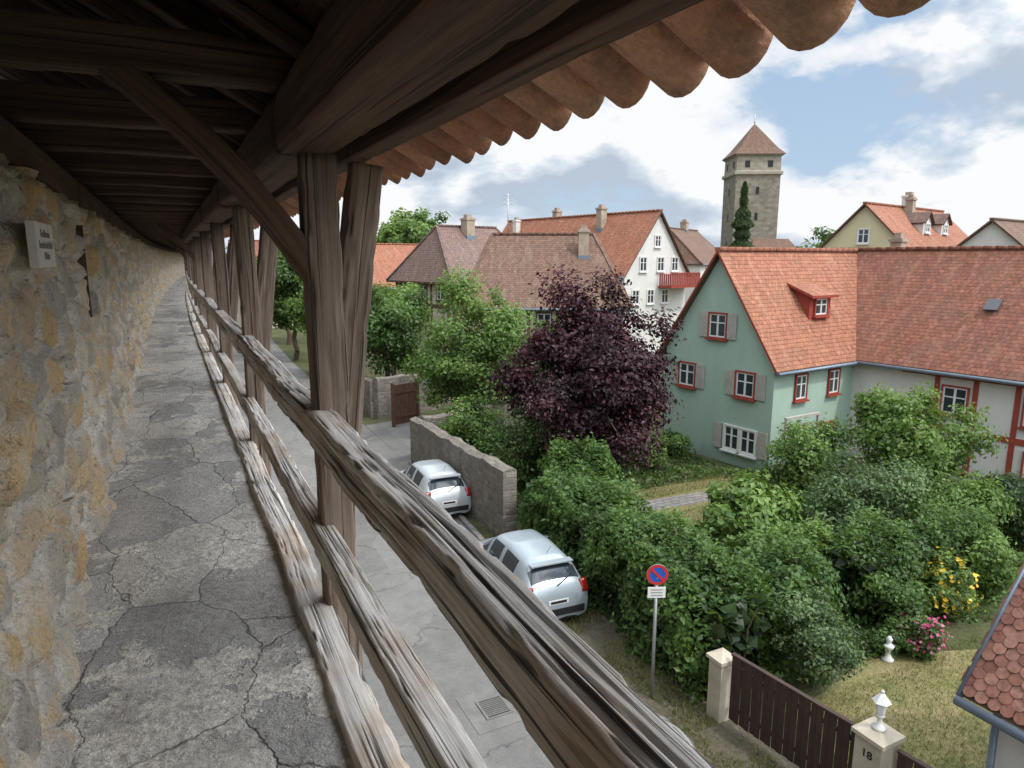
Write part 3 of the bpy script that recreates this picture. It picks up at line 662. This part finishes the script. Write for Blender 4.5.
for y in(-7.5,-3.,1.5): b.box((-2.2,y,7.7-2.2*.96+.32),(.5,.45,.06),'glass',(1,0,.96),(0,1,0))
b.make('roof_lights',lh)
house('cream_gabled_house',48.0,32.6,-77,13,5.8,8.0,10.9,'cream','roof_or',ov=.3,wins=[('S',0,8.9,.7,.9),('S',-1.6,7,.7,.9),('S',1.4,7,.7,.9)],chim=[(-.5,1.5,12,.7,'white'),(.6,-1,11.6,.5,'chim')])
ch=bpy.data.objects['cream_gabled_house'];dormer(ch,1,2.9,8,10.9,-1.5,1.3,2.0,0,.9,'roof_pk','white','winw',True);dormer(ch,1,2.9,8,10.9,1.8,1.3,2.0,0,.9,'roof_pk','white','winw',True)
house('distant_tiled_house',50,25.5,-80,12,7,6.5,9.6,'white','roof_br',chim=[(.3,1,10.6,.6,'chim')])
wh=house('white_gabled_house',31.4,50.9,10,18.5,6.8,6.4,10.8,'white','roof_or',ov=.3,
  wins=[('S',0,8.7,.6,.8),('S',-1.5,7.0,.7,1.),('S',0.4,7.0,.7,1.),('S',2.0,7.0,.7,1.),('S',-2.2,4.6,.7,1.),('S',-.6,4.6,.7,1.),('S',1.0,4.6,.7,1.),('W',-7,4.8,.7,1.),('W',-4,4.8,.7,1.)],chim=[(-.8,-4,11.4,.6,'chim'),(.5,3,11.6,.6,'chim'),(-1.,7,10.9,.5,'white')])
b=B();b.bx(.2,3.4,-10.6,-9.25,5.25,5.4,'redp')
for k in range(17): b.bx(.22+k*.195,.34+k*.195,-10.6,-10.55,5.4,6.3,'redp')
b.bx(.2,3.4,-10.64,-10.5,6.3,6.38,'redp')
for k in range(6): b.bx(.2,.25,-10.5+k*.2,-10.38+k*.2,5.4,6.3,'redp')
b.make('balcony',wh)
house('brown_roofed_house',19.0,34.3,-117,8.2,7.6,5.2,8.65,'beige','roof_br',hipS=1.3,hipN=1.2,ov=.4,chim=[(1.2,2.2,9.0,.55,'chim')],
  wins=[('S',-2,4.3,.7,.9,None,'timber'),('S',.2,4.3,.7,.9,None,'timber'),('E',-2.5,4.2,.7,.9,None,'timber'),('E',0,4.2,.7,.9,None,'timber')],timber=[('S',-3.8,5.0,3.8,5.0,.2,'timber'),('S',-3.8,3.4,3.8,3.4,.18,'timber')]+[('S',x,0,x,5.,.16,'timber') for x in(-3.7,-2.8,-1.2,1.2,2.6,3.7)]+[('E',-4.1,5.0,4.1,5.0,.2,'timber'),('E',-4.1,3.4,4.1,3.4,.18,'timber')]+[('E',x,0,x,5.,.16,'timber') for x in(-4,-3.1,-1.8,-.8,.7,2.,3.,4.)])
house('half_timbered_house',19.2,45.6,-75,7.6,7.0,6.2,9.5,'beige','roof_pk',hipS=1.2,hipN=1.2,ov=.45,chim=[(.6,-.4,10.2,.7,'chim')],
  wins=[('S',-2,5.2,.8,.9,None,'timber'),('S',0,5.2,.8,.9,None,'timber'),('S',2,5.2,.8,.9,None,'timber'),('E',-2.6,5.2,.7,.9),('E',-.6,5.2,.7,.9)],timber=[('S',-3.5,6.0,3.5,6.0,.3,'timber'),('S',-3.5,4.3,3.5,4.3,.25,'timber')]+[('S',x,0,x,6,.2,'timber') for x in(-3.4,-2.8,-1.1,.9,2.8,3.4)]+[('E',-3.8,6.0,3.8,6.0,.3,'timber'),('E',-3.8,4.3,3.8,4.3,.25,'timber')]+[('E',x,0,x,6,.2,'timber') for x in(-3.7,-1.6,.2,1.8,3.6)])
house('orange_roofed_house',20.0,64,-80,10,9,5.0,8.6,'white','roof_or',wins=[('S',0,4,.8,1.)])
house('red_roofed_house',11.5,82,-85,10,9,5.5,9.2,'beige','roof_red',wins=[('S',0,4,.8,1.)],chim=[(0,0,10,.7,'chim')])
house('hipped_roof_house',50.5,60,-60,10,8,7.0,10.4,'white','roof_br',hipS=1.5,ov=.3,wins=[('S',-2,6,.8,1.),('S',0,6,.8,1.),('S',2,6,.8,1.),('E',-3,6,.8,1.),('E',0,6,.8,1.)],chim=[(0,1,11.4,.7,'chim')])
house('corner_tiled_house',62,72,-50,16,9,6.0,9.0,'cream','roof_br',chim=[(0,1,10.2,.7,'chim')])
house('grey_walled_house',42,68,-70,14,9,6.5,10.2,'white','roof_red',chim=[(0,1,11.2,.7,'chim')])
b=B();b.tube((0,0,9),(0,0,13.4),.06,.04,'metal',6)
for z in(12.4,12.8,13.2): b.tube((-.5,0,z),(.5,0,z),.03,.03,'metal',5)
b.make('roof_aerial',None,(29.,59,.0))
tz=empty('gate_tower',(86.9,86.4,0),R(-28));b=B();w=3.5
def sq(b,w0,z0,w1,z1,mat):
    P=[(-1,-1),(1,-1),(1,1),(-1,1)]
    for i in range(4):
        p,q=P[i],P[(i+1)%4];b.face([(p[0]*w0,p[1]*w0,z0),(q[0]*w0,q[1]*w0,z0),(q[0]*w1,q[1]*w1,z1),(p[0]*w1,p[1]*w1,z1)],mat)
sq(b,w,0,w,20.3,'tower');sq(b,w,20.3,w+.3,20.5,'towerl');sq(b,w+.3,20.5,w+.3,20.9,'towerl');sq(b,w+.3,20.9,w,21.1,'towerl');sq(b,w,21.1,w-.05,23.2,'towerl');sq(b,w-.05,23.2,w+.25,23.4,'towerl');sq(b,w+.25,23.4,w+.25,23.6,'towerl')
b.make('shaft',tz);b=B();sq(b,w+.5,23.55,w-.5,24.6,'roof_br');sq(b,w-.5,24.6,.12,28.6,'roof_br');sq(b,w+.25,23.57,w+.5,23.55,'timber');b.tube((0,0,28.4),(0,0,30.4),.07,.03,'metal',6);b.lathe((0,0,29),[(0,-.2),(.2,0),(0,.2)],'metal',8);b.make('tower_roof',tz)
b=B()
for dx,dy,u in((0,-1,(1,0,0)),(-1,0,(0,1,0)),(1,0,(0,1,0))):
    for al in(-1.8,1.8) :
        c=Vector((dx*w,dy*w,22.1))+Vector(u)*al;b.box(c,(.75,.12,1.0),'mblk',u,(dx,dy,0))
    for z in(18,14,9.5): b.box(Vector((dx*w,dy*w,z)),(.5,.12,1.1),'mblk',u,(dx,dy,0))
b.make('openings',tz)
b=B();b.bx(-2.,5.5,-9,-3.6,0,8.0,'cream');P=[(-2.3,-9.3,7.8),(5.8,-9.3,7.8),(4.5,-6,10.4),(-1,-6,10.4)];b.face(P,'roof_br');b.face([(-2.3,-9.3,7.8),(-1,-6,10.4),(-2.3,-3.5,7.8)],'roof_br');b.face([(5.8,-9.3,7.8),(5.8,-3.5,7.8),(4.5,-6,10.4)],'roof_br');b.make('gatehouse',tz)
# ------------------------------------------------------------------ garden walls, fence
def wall(name,p,q,h0,h1,t,mat,cap=None):
    p=Vector((*p,0));q=Vector((*q,0));d=(q-p).normalized();n=Vector((d.y,-d.x,0))*t/2;b=B();N=24
    rr=[Vector((mn.noise(Vector((i*.7,1,h0))),mn.noise(Vector((i*.7,5,h0))),0))*.05 for i in range(N+1)]
    for i in range(N):
        a=p+(q-p)*i/N+rr[i];c=p+(q-p)*(i+1)/N+rr[i+1];f=lambda s:h0+(h1-h0)*s+.12*mn.noise(Vector((s*9,h0,0)))+.06*mn.noise(Vector((s*40,h0,0)));za,zc=f(i/N),f((i+1)/N);Z=lambda v,z:(v.x,v.y,z)
        m_=(a+Vector((0,0,za+.07)),c+Vector((0,0,zc+.07)))
        b.face([Z(a+n,0),Z(c+n,0),Z(c+n,zc),Z(a+n,za)],mat);b.face([Z(c-n,0),Z(a-n,0),Z(a-n,za),Z(c-n,zc)],mat)
        b.face([Z(a+n,za),Z(c+n,zc),m_[1],m_[0]],mat);b.face([m_[0],m_[1],Z(c-n,zc),Z(a-n,za)],mat)
        if i==0:b.face([Z(a-n,0),Z(a+n,0),Z(a+n,za),m_[0],Z(a-n,za)],mat)
        if i==N-1:b.face([Z(c+n,0),Z(c-n,0),Z(c-n,zc),m_[1],Z(c+n,zc)],mat)
    b.make(name)
wall('stone_garden_wall',(7.62,15.4),(7.62,23.2),2.0,1.75,.4,'gwall')
wall('stone_garden_wall',(7.8,23.0),(13.5,25.2),1.75,1.7,.4,'gwall')
wall('stone_boundary_wall',(8.3,31.0),(16,33.0),1.9,1.9,.4,'gwall')
wall('stone_boundary_wall',(8.3,31.2),(8.6,46),1.7,1.7,.4,'gwall')
b=B()
for k in range(8): b.bx(-.6+k*.155,-.46+k*.155,-.02,.02,.08,1.9,'gate')
b.bx(-.62,.64,-.05,-.021,.4,.52,'gate');b.bx(-.62,.64,-.05,-.021,1.5,1.62,'gate');b.bx(-.74,-.63,-.07,.07,0,2.0,'gate');b.bx(.65,.76,-.07,.07,0,2.0,'gate');b.make('wooden_gate',None,(9.2,29.3,0),R(20))
def fence(p,q,h,name='brown_slatted_fence'):
    p=Vector((*p,0));q=Vector((*q,0));d=(q-p);L=d.length;d.normalize();n=Vector((d.y,-d.x,0));e=empty(name,p);b=B();k=0;s=0
    while s<L:
        c=d*(s+.05);b.box((c.x+n.x*(.015 if k%2 else 0),c.y+n.y*(.015 if k%2 else 0),h/2+.06),(.088,.022,h-.08),'fence',d,n);s+=.1;k+=1
    c=d*L/2
    for z in(.3,h-.2): b.box((c.x-n.x*.04,c.y-n.y*.04,z),(L,.04,.07),'fence',d,n)
    b.box((c.x,c.y,h+.03),(L,.07,.035),'fence',d,n);b.make('slats',e)
fence((7.62,7.35),(7.86,5.3),1.22);fence((7.98,4.78),(8.1,3.9),1.18)
def pillar(name,x,y,w,h,mat):
    e=empty(name,(x,y,0));b=B();b.bx(-w/2,w/2,-w/2,w/2,0,h,mat);b.bx(-w/2-.04,w/2+.04,-w/2-.04,w/2+.04,h+.001,h+.06,mat)
    P=w/2+.04;b.face([(-P,-P,h+.06),(P,-P,h+.06),(0,0,h+.13)],mat);b.face([(P,-P,h+.06),(P,P,h+.06),(0,0,h+.13)],mat);b.face([(P,P,h+.06),(-P,P,h+.06),(0,0,h+.13)],mat);b.face([(-P,P,h+.06),(-P,-P,h+.06),(0,0,h+.13)],mat)
    b.make('shaft',e);return e
pillar('gate_pillar',7.6,7.55,.28,1.05,'beige');gp=pillar('gate_pillar',7.92,5.03,.38,1.28,'beige')
cu=bpy.data.curves.new('house_number','FONT');cu.body='18';cu.size=.16;cu.align_x='CENTER';cu.extrude=.004;o_=bpy.data.objects.new('house_number',cu);o_.data.materials.append(M['mblk']);sc.collection.objects.link(o_);o_.parent=gp;o_.location=(-.196,0,1.02);o_.rotation_euler=(R(90),0,R(-90))
def lantern(name,x,y,z0,s=1.):
    e=empty(name,(x,y,z0));b=B();b.lathe((0,0,0),[(0,0),(.09*s,0),(.09*s,.03*s),(.035*s,.06*s),(.03*s,.16*s),(.06*s,.19*s),(.05*s,.21*s)],'plasw',12);b.lathe((0,0,.21*s),[(.05*s,0),(.085*s,.18*s),(.12*s,.185*s),(.05*s,.27*s),(.02*s,.3*s),(.025*s,.33*s),(0,.36*s)],'plasw',6,False);b.make('lamp',e)
lantern('pillar_lantern',7.92,5.03,1.39,1.)
b=B();b.lathe((0,0,0),[(0,0),(.11,0),(.11,.05),(.06,.1),(.05,.22),(.08,.26),(.10,.32),(.06,.34),(.04,.33),(.045,.39),(.06,.44),(.03,.49),(0,.51)],'plasw',14);b.make('garden_ornament',None,(11.6,7.35,0))
b=B()
for k in range(9):
    for s_ in(-1,1): b.beam((-.5+k*.125,0,.0),(-.5+k*.125+s_*.55,0.01*s_,2.0),.03,.02,'shut',up=(0,1,0),seg=1,npr=1,rough=0)
b.bx(-.8,-.72,-.04,.04,0,2.2,'shut');b.bx(.9,.98,-.04,.04,0,2.2,'shut');b.bx(-.8,.98,-.05,.05,2.2,2.28,'shut');b.make('garden_trellis',None,(18.7,15.7,0),R(5))
ge=empty('tiled_garden_shed',(8.24,4.2,-.12));b=B();b.bx(.22,3.6,-5,-.2,0,2.42,'white');P=[(.22,-.2,2.42),(3.6,-.2,2.42),(1.9,-.2,4.6)];b.face(P,'white');b.make('walls',ge)
b=B();sl=1.27;ct,st_=1/math.hypot(1,sl),sl/math.hypot(1,sl);Lr=2.75
nrm=Vector((-st_,0,ct));up_=Vector((ct,0,st_))
s=0.;row=0
while s<Lr:
    y=-5.0+(.07 if row%2 else 0)
    while y<.02:
        base=Vector((-.02,y,2.44))+up_*s;pts=[];ti=random.uniform(-.005,.008)
        for (uu,vv) in((0,.045),(.025,.015),(.067,0),(.109,.015),(.134,.045),(.134,.22),(0,.22)):
            pts.append(base+Vector((0,uu,0))+up_*(vv-.03)+nrm*(.035-vv*.09+ti))
        b.face(pts[::-1],'shedtile');lo=[p-nrm*.016 for p in pts]
        for k in range(4): b.face([pts[k],pts[k+1],lo[k+1],lo[k]],'shedtile')
        y+=.14
    s+=.125;row+=1
A=Vector((-.05,-5,2.40));E=Vector((-.05,.02,2.40))
b.face([A,E,E+up_*Lr,A+up_*Lr],'timber');b.face([tuple(E+up_*Lr),tuple(A+up_*Lr),(3.85,-5,2.4),(3.85,.02,2.4)],'roof_red');b.make('roof',ge)
b=B();b.beam((-.06,.05,2.38),(-.06+Lr*ct,.05,2.38+Lr*st_),.035,.14,'zinc',up=(0,0,1),seg=1,npr=2,rough=0);b.tube((-.12,-5,2.36),(-.12,.05,2.36),.06,.06,'zinc',10);b.tube((.1,-.3,2.36),(.14,-.3,0),.04,.04,'zinc',10);b.make('gutter',ge)
# ------------------------------------------------------------------ sign
e=empty('no_parking_sign',(6.92,8.45,0),R(-25));b=B();b.tube((0,0,0),(0,0,2.42),.028,.028,'metal',12);b.make('pole',e)
b=B()
def disc(r0,r1,y,mat,n=32):
    for k in range(n):
        a,c=2*math.pi*k/n,2*math.pi*(k+1)/n
        b.face([(r0*math.cos(a),y,2.3+r0*math.sin(a)),(r0*math.cos(c),y,2.3+r0*math.sin(c)),(r1*math.cos(c),y,2.3+r1*math.sin(c)),(r1*math.cos(a),y,2.3+r1*math.sin(a))],mat)
b.tube((0,-.03,2.3),(0,-.04,2.3),.185,.185,'metal',32);disc(.0,.135,-.044,'blue');disc(.133,.18,-.048,'sred');b.box((0,-.052,2.3),(.28,.004,.042),'sred',(1,0,-1),(0,1,0));b.make('round_face',e)
b=B();b.box((0,-.035,1.98),(.30,.012,.19),'plasw')
for z in(2.03,1.98,1.93): b.box((0,-.043,z),(.2,.003,.014),'engr')
b.tube((0,-.05,2.24),(0,.03,2.24),.012,.012,'metal',6);b.make('plate',e)
# ------------------------------------------------------------------ cars
def car(name,x,y,rz,paint,scl=1.):
    e=empty(name,(x,y,0),R(rz));e.scale=(scl,scl,scl)
    S=[(-1.96,.66,.62,.56,.66,0),(-1.93,.76,.78,.64,.86,0),(-1.86,.81,.90,.64,1.0,0),(-1.80,.83,.92,.63,1.08,1),(-1.45,.85,.935,.585,1.40,1),(-1.38,.855,.935,.58,1.43,2),(-1.22,.86,.935,.58,1.465,2),(-1.14,.86,.93,.58,1.475,3),(-.42,.865,.92,.59,1.50,3),(-.34,.865,.92,.59,1.50,2),(-.26,.865,.92,.59,1.50,3),(.42,.865,.91,.575,1.44,3),(.50,.865,.91,.575,1.42,2),(.56,.865,.905,.58,1.40,4),(1.12,.85,.89,.66,.98,4),(1.2,.845,.88,.64,.93,0),(1.65,.81,.80,.58,.84,0),(1.88,.74,.66,.52,.71,0),(1.96,.62,.50,.45,.54,0)]
    V=[];F=[];MI=[]
    for (yy,w,zb,wr,zt,fl) in S:
        half=[(0,.20),(w*.86,.20),(w*.985,.30),(w*1.0,.52),(w*.985,zb-.12),(w*.93,zb),(wr,zt-.035),(wr*.55,zt),(0,zt+.012)]
        ring=half+[(-a,z) for a,z in half[-2:0:-1]]
        V+=[(a,yy,z) for a,z in ring]
    n=len(ring)
    for i in range(len(S)-1):
        f0,f1=S[i][5],S[i+1][5]
        for k in range(n):
            F.append((i*n+k,(i+1)*n+k,(i+1)*n+(k+1)%n,i*n+(k+1)%n))
            kk=k if k<8 else 15-k
            mt=0
            if kk==5 and ((f0==3 and f1 in(2,3)) or (f0==4 and f1==4)): mt=1
            if kk in(6,7) and f0==1 and f1==1: mt=1
            if kk in(6,7) and f0==4 and f1==4: mt=1
            if kk==0: mt=2
            MI.append(mt)
    F.append(tuple(range(n)));MI.append(0);F.append(tuple((len(S)-1)*n+k for k in reversed(range(n))));MI.append(0)
    me=bpy.data.meshes.new('body');me.from_pydata(V,[],F)
    for k in(paint,'glass','mblk'): me.materials.append(M[k])
    me.polygons.foreach_set('material_index',MI);me.polygons.foreach_set('use_smooth',[True]*len(F))
    o_=bpy.data.objects.new('body',me);sc.collection.objects.link(o_);o_.parent=e;sd=o_.modifiers.new('s','SUBSURF');sd.levels=2;sd.render_levels=2
    b=B()
    for sx in(-1,1):
        for yy in(-1.25,1.22):
            b.tube((sx*.70,yy,.31),(sx*.872,yy,.31),.36,.36,'mblk',24);b.tube((sx*.68,yy,.30),(sx*.885,yy,.30),.30,.30,'rubber',24);b.tube((sx*.88,yy,.30),(sx*.892,yy,.30),.20,.19,'metal',16)
            for k in range(5):
                a=k*1.2566;b.box((sx*.895,yy+math.cos(a)*.1,.3+math.sin(a)*.1),(.012,.05,.17),'metal',(1,0,0),(0,-math.sin(a),math.cos(a)))
    b.make('wheels',e);b=B()
    for sx in(-1,1):
        b.beam((sx*.70,-1.905,.78),(sx*.66,-1.80,1.06),.17,.07,'tail',up=(0,1,0),seg=4,npr=3,rough=0)
        b.beam((sx*.60,1.83,.66),(sx*.76,1.60,.72),.15,.10,'metal',seg=3,npr=3,rough=0)
        b.beam((sx*.86,.72,.98),(sx*1.0,.70,.99),.10,.13,paint,seg=3,npr=3,rough=0)
        b.box((sx*.872,.15,.76),(.02,.16,.025),'mblk')
        b.box((sx*.872,-.72,.76),(.02,.16,.025),'mblk')
        b.box((sx*.874,.52,.62),(.006,.012,.55),'mblk');b.box((sx*.874,-.32,.62),(.006,.012,.55),'mblk')
    b.box((0,-1.965,.42),(1.3,.04,.16),'mblk');b.box((0,-1.95,.66),(.50,.03,.11),'plasw');b.box((0,-1.97,.665),(.40,.004,.06),'mblk')
    b.beam((0,-1.88,1.02),(.42,-1.72,1.17),.02,.02,'mblk',seg=2,npr=2,rough=0)
    b.box((0,-1.52,1.43),(1.05,.20,.03),paint);b.tube((.1,-1.1,1.49),(.1,-1.3,1.72),.008,.004,'mblk',5)
    b.box((0,1.93,.42),(1.2,.05,.18),'mblk');b.make('trim',e)
car('parked_car',6.72,12.85,-4,'silver',.9);car('parked_car',6.8,19.2,-3,'carw',.88)
# ------------------------------------------------------------------ vegetation
tree('plum_tree',11.75,18.2,6.9,3.8,(2.8,2.8,3.35),'l_plum',130,44000,.14,.15,11,.21,30)
tree('maple_tree',11.1,26.2,6.4,3.5,(2.8,2.8,3.1),'l_light',90,30000,.15,.14,12,.24)
tree('garden_tree',9.6,33.5,6.2,3.9,(2.3,2.6,2.7),'l_green',60,14000,.19,.16,13,.28)
tree('garden_tree',11.3,38.0,6.5,4.0,(2.2,2.2,2.4),'l_light',50,9000,.2,.16,14,.28)
tree('garden_tree',15.0,25.5,5.,3.2,(1.8,1.8,2.2),'l_green',45,9000,.17,.12,61,.28)
tree('street_tree',8.0,52,9.5,5.6,(2.9,3.2,4.0),'l_green',70,14000,.28,.2,15,.26)
tree('street_tree',9.0,62,10,6.0,(3.2,3.2,4.),'l_dark',60,9000,.34,.2,16,.26)
tree('street_tree',8.2,43,8,4.5,(1.8,2.2,2.8),'l_light',50,9000,.22,.2,17,.26)
tree('tall_tree',26,79,13.6,9.5,(4.4,4.4,4.3),'l_light',60,9000,.45,.3,18,.26)
tree('tall_tree',58,76,12.5,8,(3.5,3.5,4.2),'l_green',50,6000,.45,.3,19,.26)
tree('tall_tree',90,70,12.5,8.8,(5,5,3.8),'l_green',50,6000,.5,.3,20,.26)
rng=np.random.default_rng(5);n=9000;h=rng.random(n)**.8;z=3.5+h*12.6;rad=(1-h)**.75*1.9*(.5+.5*rng.random(n)**.4)*(1+.2*np.sin(z*5)+.3*np.sin(z*1.7));a=rng.random(n)*6.283
P=np.stack([61.2+rad*np.cos(a),61.8+rad*np.sin(a),z-.3*rad],1);LV=leafq(P,np.stack([np.cos(a),np.sin(a),np.full(n,.2)],1),.42,rng,.4);parts=[];limb(parts,np.array([61.2,61.8,-.1]),np.array([61.2,61.8,15.8]),.25,.04,rng,5,.0);finish('conifer_tree',parts,LV,rng.random(n)*.8,'l_dark')
hedge('garden_hedge',[(8.35,7.9),(8.45,11),(8.75,15.2)],1.7,2.0,'l_green',26000,.11,21,rag=.3)
hedge('garden_hedge',[(9.3,14.8),(10.6,16.6)],1.6,2.2,'l_green',9000,.11,22,rag=.35)
hedge('garden_hedge',[(9.2,8.6),(10.4,8.9),(11.6,9.3)],1.3,1.6,'l_green',10000,.10,23,rag=.35)
hedge('garden_hedge',[(12.4,8.8),(14.6,8.9),(17,9.2)],1.4,1.6,'l_green',14000,.10,24,rag=.3)
hedge('garden_hedge',[(10.4,10.2),(13.0,10.2)],1.4,1.4,'l_light',9000,.11,26,rag=.35)
def shrub(name,x,y,r,h,leaf,n=6000,size=.11,seed=1,extra=None,clr=.33): tree(name,x,y,h,h*.54,(r,r,h*.5),leaf,34,n,size,.05,seed,clr,12,extra=extra)
tree('garden_apple_tree',18.2,11.4,4.2,2.75,(1.8,2.0,1.3),'l_light',50,14000,.12,.1,31,.25)
shrub('garden_shrub',16.0,13.3,1.3,3.2,'l_light',9000,.12,32)
shrub('garden_shrub',15.2,10.9,1.4,2.7,'l_grey',10000,.09,33)
shrub('garden_shrub',17.2,9.9,1.3,2.3,'l_light',8000,.10,34)
shrub('garden_shrub',12.4,11.6,1.3,2.2,'l_light',6000,.18,35)
shrub('garden_shrub',19.8,9.3,1.4,2.0,'l_dark',7000,.12,36)
shrub('garden_shrub',20.5,12.9,1.2,2.2,'l_green',6000,.12,37)
shrub('garden_shrub',9.7,7.5,.7,1.8,'l_grey',6000,.07,38)
shrub('garden_shrub',12.7,7.9,.9,1.3,'l_green',5000,.09,39)
shrub('garden_shrub',14.2,10.4,1.0,1.9,'l_grey',6000,.10,40)
shrub('garden_shrub',13.9,12.4,.9,1.3,'l_green',5000,.11,41)
shrub('garden_shrub',12.6,18.6,1.3,2.4,'l_green',7000,.12,42)
shrub('garden_shrub',10.2,19.3,1.6,2.6,'l_green',9000,.12,43)
shrub('garden_shrub',9.3,22.0,1.3,2.6,'l_light',7000,.12,44)
shrub('garden_shrub',14.9,18.9,.9,1.3,'l_light',4000,.1,45)
shrub('garden_shrub',16.8,19.8,.8,1.0,'l_light',3000,.1,46)
shrub('yellow_flower_bush',14.3,7.9,.6,1.35,'l_light',3500,.09,47,('l_yel',350,.09))
shrub('garden_shrub',15.8,8.0,.7,1.6,'l_light',4500,.09,57)
shrub('pink_flower_bush',12.3,7.2,.5,.75,'l_green',2500,.08,48,('l_pink',450,.07))
shrub('white_flower_bush',11.8,7.5,.35,.55,'l_green',1800,.08,49)
scatter('ivy_ground_cover',lambda x,y:y>7.6+.3*math.sin(x*2),12000,.13,.5,'l_green',51,(8.8,22,7.2,12.8))
scatter('garden_undergrowth',lambda x,y:not(11<x<16.6 and 13.2<y<17.2),9000,.14,.4,'l_green',52,(8.6,17.4,12.5,23))
scatter('lawn_grass',lambda x,y:True,16000,.05,.1,'l_grass',53,(8.5,14,3,7.1),blade=True)
scatter('lawn_grass',lambda x,y:not(15.2<y<16.4 and x>12),12000,.06,.1,'l_grass',54,(11,16.8,13,17.3),blade=True)
scatter('verge_weeds',lambda x,y:mn.noise(Vector((x*1.3,y*1.3,0)))>-.1,9000,.07,.1,'l_grass',55,(6.5,7.6,2,16),blade=True)
rng=np.random.default_rng(77);VV=[];TT=[]
for k in range(46):
    an=R(-12)+R(92)*k/45;dd=120+rng.random()*60;x,y=math.sin(an)*dd,math.cos(an)*dd;v,t,_=crown((x,y,4.+rng.random()*2.5),(6+rng.random()*4,6+rng.random()*4,4.5),22,900,1.3,rng,.35);VV.append(v);TT.append(t)
finish('distant_trees',[],np.vstack(VV),np.concatenate(TT),'l_green')
# ------------------------------------------------------------------ world, sun, camera
SE,AZ=R(54),math.atan2(.45,-.9)
sund=Vector((math.sin(AZ)*math.cos(SE),math.cos(AZ)*math.cos(SE),math.sin(SE)))
w=bpy.data.worlds.new('World');sc.world=w;w.use_nodes=True;nt=w.node_tree;nt.nodes.clear()
o=nt.nodes.new('ShaderNodeOutputWorld')
sky=nd(nt,'ShaderNodeTexSky',sky_type='NISHITA');sky.sun_disc=False;sky.sun_elevation=SE;sky.sun_rotation=AZ;sky.air_density=1.;sky.dust_density=1.
b1=nd(nt,'ShaderNodeBackground',{'Color':mix(nt,.7,sky.outputs[0],(3.7,4.9,6.5)),'Strength':.13})
tc=nd(nt,'ShaderNodeTexCoord').outputs['Generated'];sp=nd(nt,'ShaderNodeSeparateXYZ',{0:tc})
cv=nd(nt,'ShaderNodeMapping',{'Vector':tc,'Scale':(1,1,2.1),'Location':(.85,.35,.1)}).outputs[0]
SCL=3.6
n1=noise(nt,cv,SCL,10,.54,.1);cv2=nd(nt,'ShaderNodeVectorMath',{0:cv,1:(.03,-.04,.09)},operation='ADD').outputs[0];n2=noise(nt,cv2,SCL,8,.5,.1)
n3=noise(nt,cv,9,7,.6)
cov=mth(nt,'ADD',mth(nt,'MULTIPLY',mth(nt,'SUBTRACT',.3,mth(nt,'MINIMUM',sp.outputs[2],.3)),.06),.035)
mask=ramp(nt,mth(nt,'ADD',n1,cov),[(.44,0.),(.49,.7),(.54,1.)])
lit=mth(nt,'ADD',mth(nt,'MULTIPLY',mth(nt,'SUBTRACT',n1,n2),4.5),mth(nt,'ADD',.50,mth(nt,'MULTIPLY',mth(nt,'SUBTRACT',n3,.5),1.1)))
cc=ramp(nt,lit,[(.10,(.50,.58,.69)),(.40,(.72,.79,.87)),(.62,(.97,.98,1.0))])
# cloud gain added sunward and high right, out of view, to light the walkway
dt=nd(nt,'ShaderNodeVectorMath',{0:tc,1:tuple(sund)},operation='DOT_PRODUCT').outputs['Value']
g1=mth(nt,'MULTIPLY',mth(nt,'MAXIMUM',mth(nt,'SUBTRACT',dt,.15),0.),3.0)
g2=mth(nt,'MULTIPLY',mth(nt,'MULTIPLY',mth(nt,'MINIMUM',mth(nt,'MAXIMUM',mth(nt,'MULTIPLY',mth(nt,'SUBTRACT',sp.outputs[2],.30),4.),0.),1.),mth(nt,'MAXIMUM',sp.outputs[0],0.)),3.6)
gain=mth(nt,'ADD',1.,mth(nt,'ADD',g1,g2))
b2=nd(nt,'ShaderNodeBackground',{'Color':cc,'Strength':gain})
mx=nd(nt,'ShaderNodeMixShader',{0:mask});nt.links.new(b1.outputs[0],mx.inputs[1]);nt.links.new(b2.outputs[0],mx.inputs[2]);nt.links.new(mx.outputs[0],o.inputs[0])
sl_=bpy.data.lights.new('sun','SUN');sl_.energy=2.1;sl_.angle=R(3);sl_.color=(1,.95,.87);so=bpy.data.objects.new('sun',sl_);sc.collection.objects.link(so)
so.rotation_euler=sund.to_track_quat('Z','Y').to_euler();so.location=(5,-20,40)
cam=bpy.data.cameras.new('camera');cam.lens=24;cam.sensor_width=36;cam.clip_start=.03;cam.clip_end=2000
co=bpy.data.objects.new('camera',cam);sc.collection.objects.link(co);co.location=(0,0,CZ);co.rotation_euler=(R(90-10.5),0,R(-26.5));sc.camera=co
sc.view_settings.view_transform='Standard';sc.view_settings.look='None';sc.view_settings.exposure=0
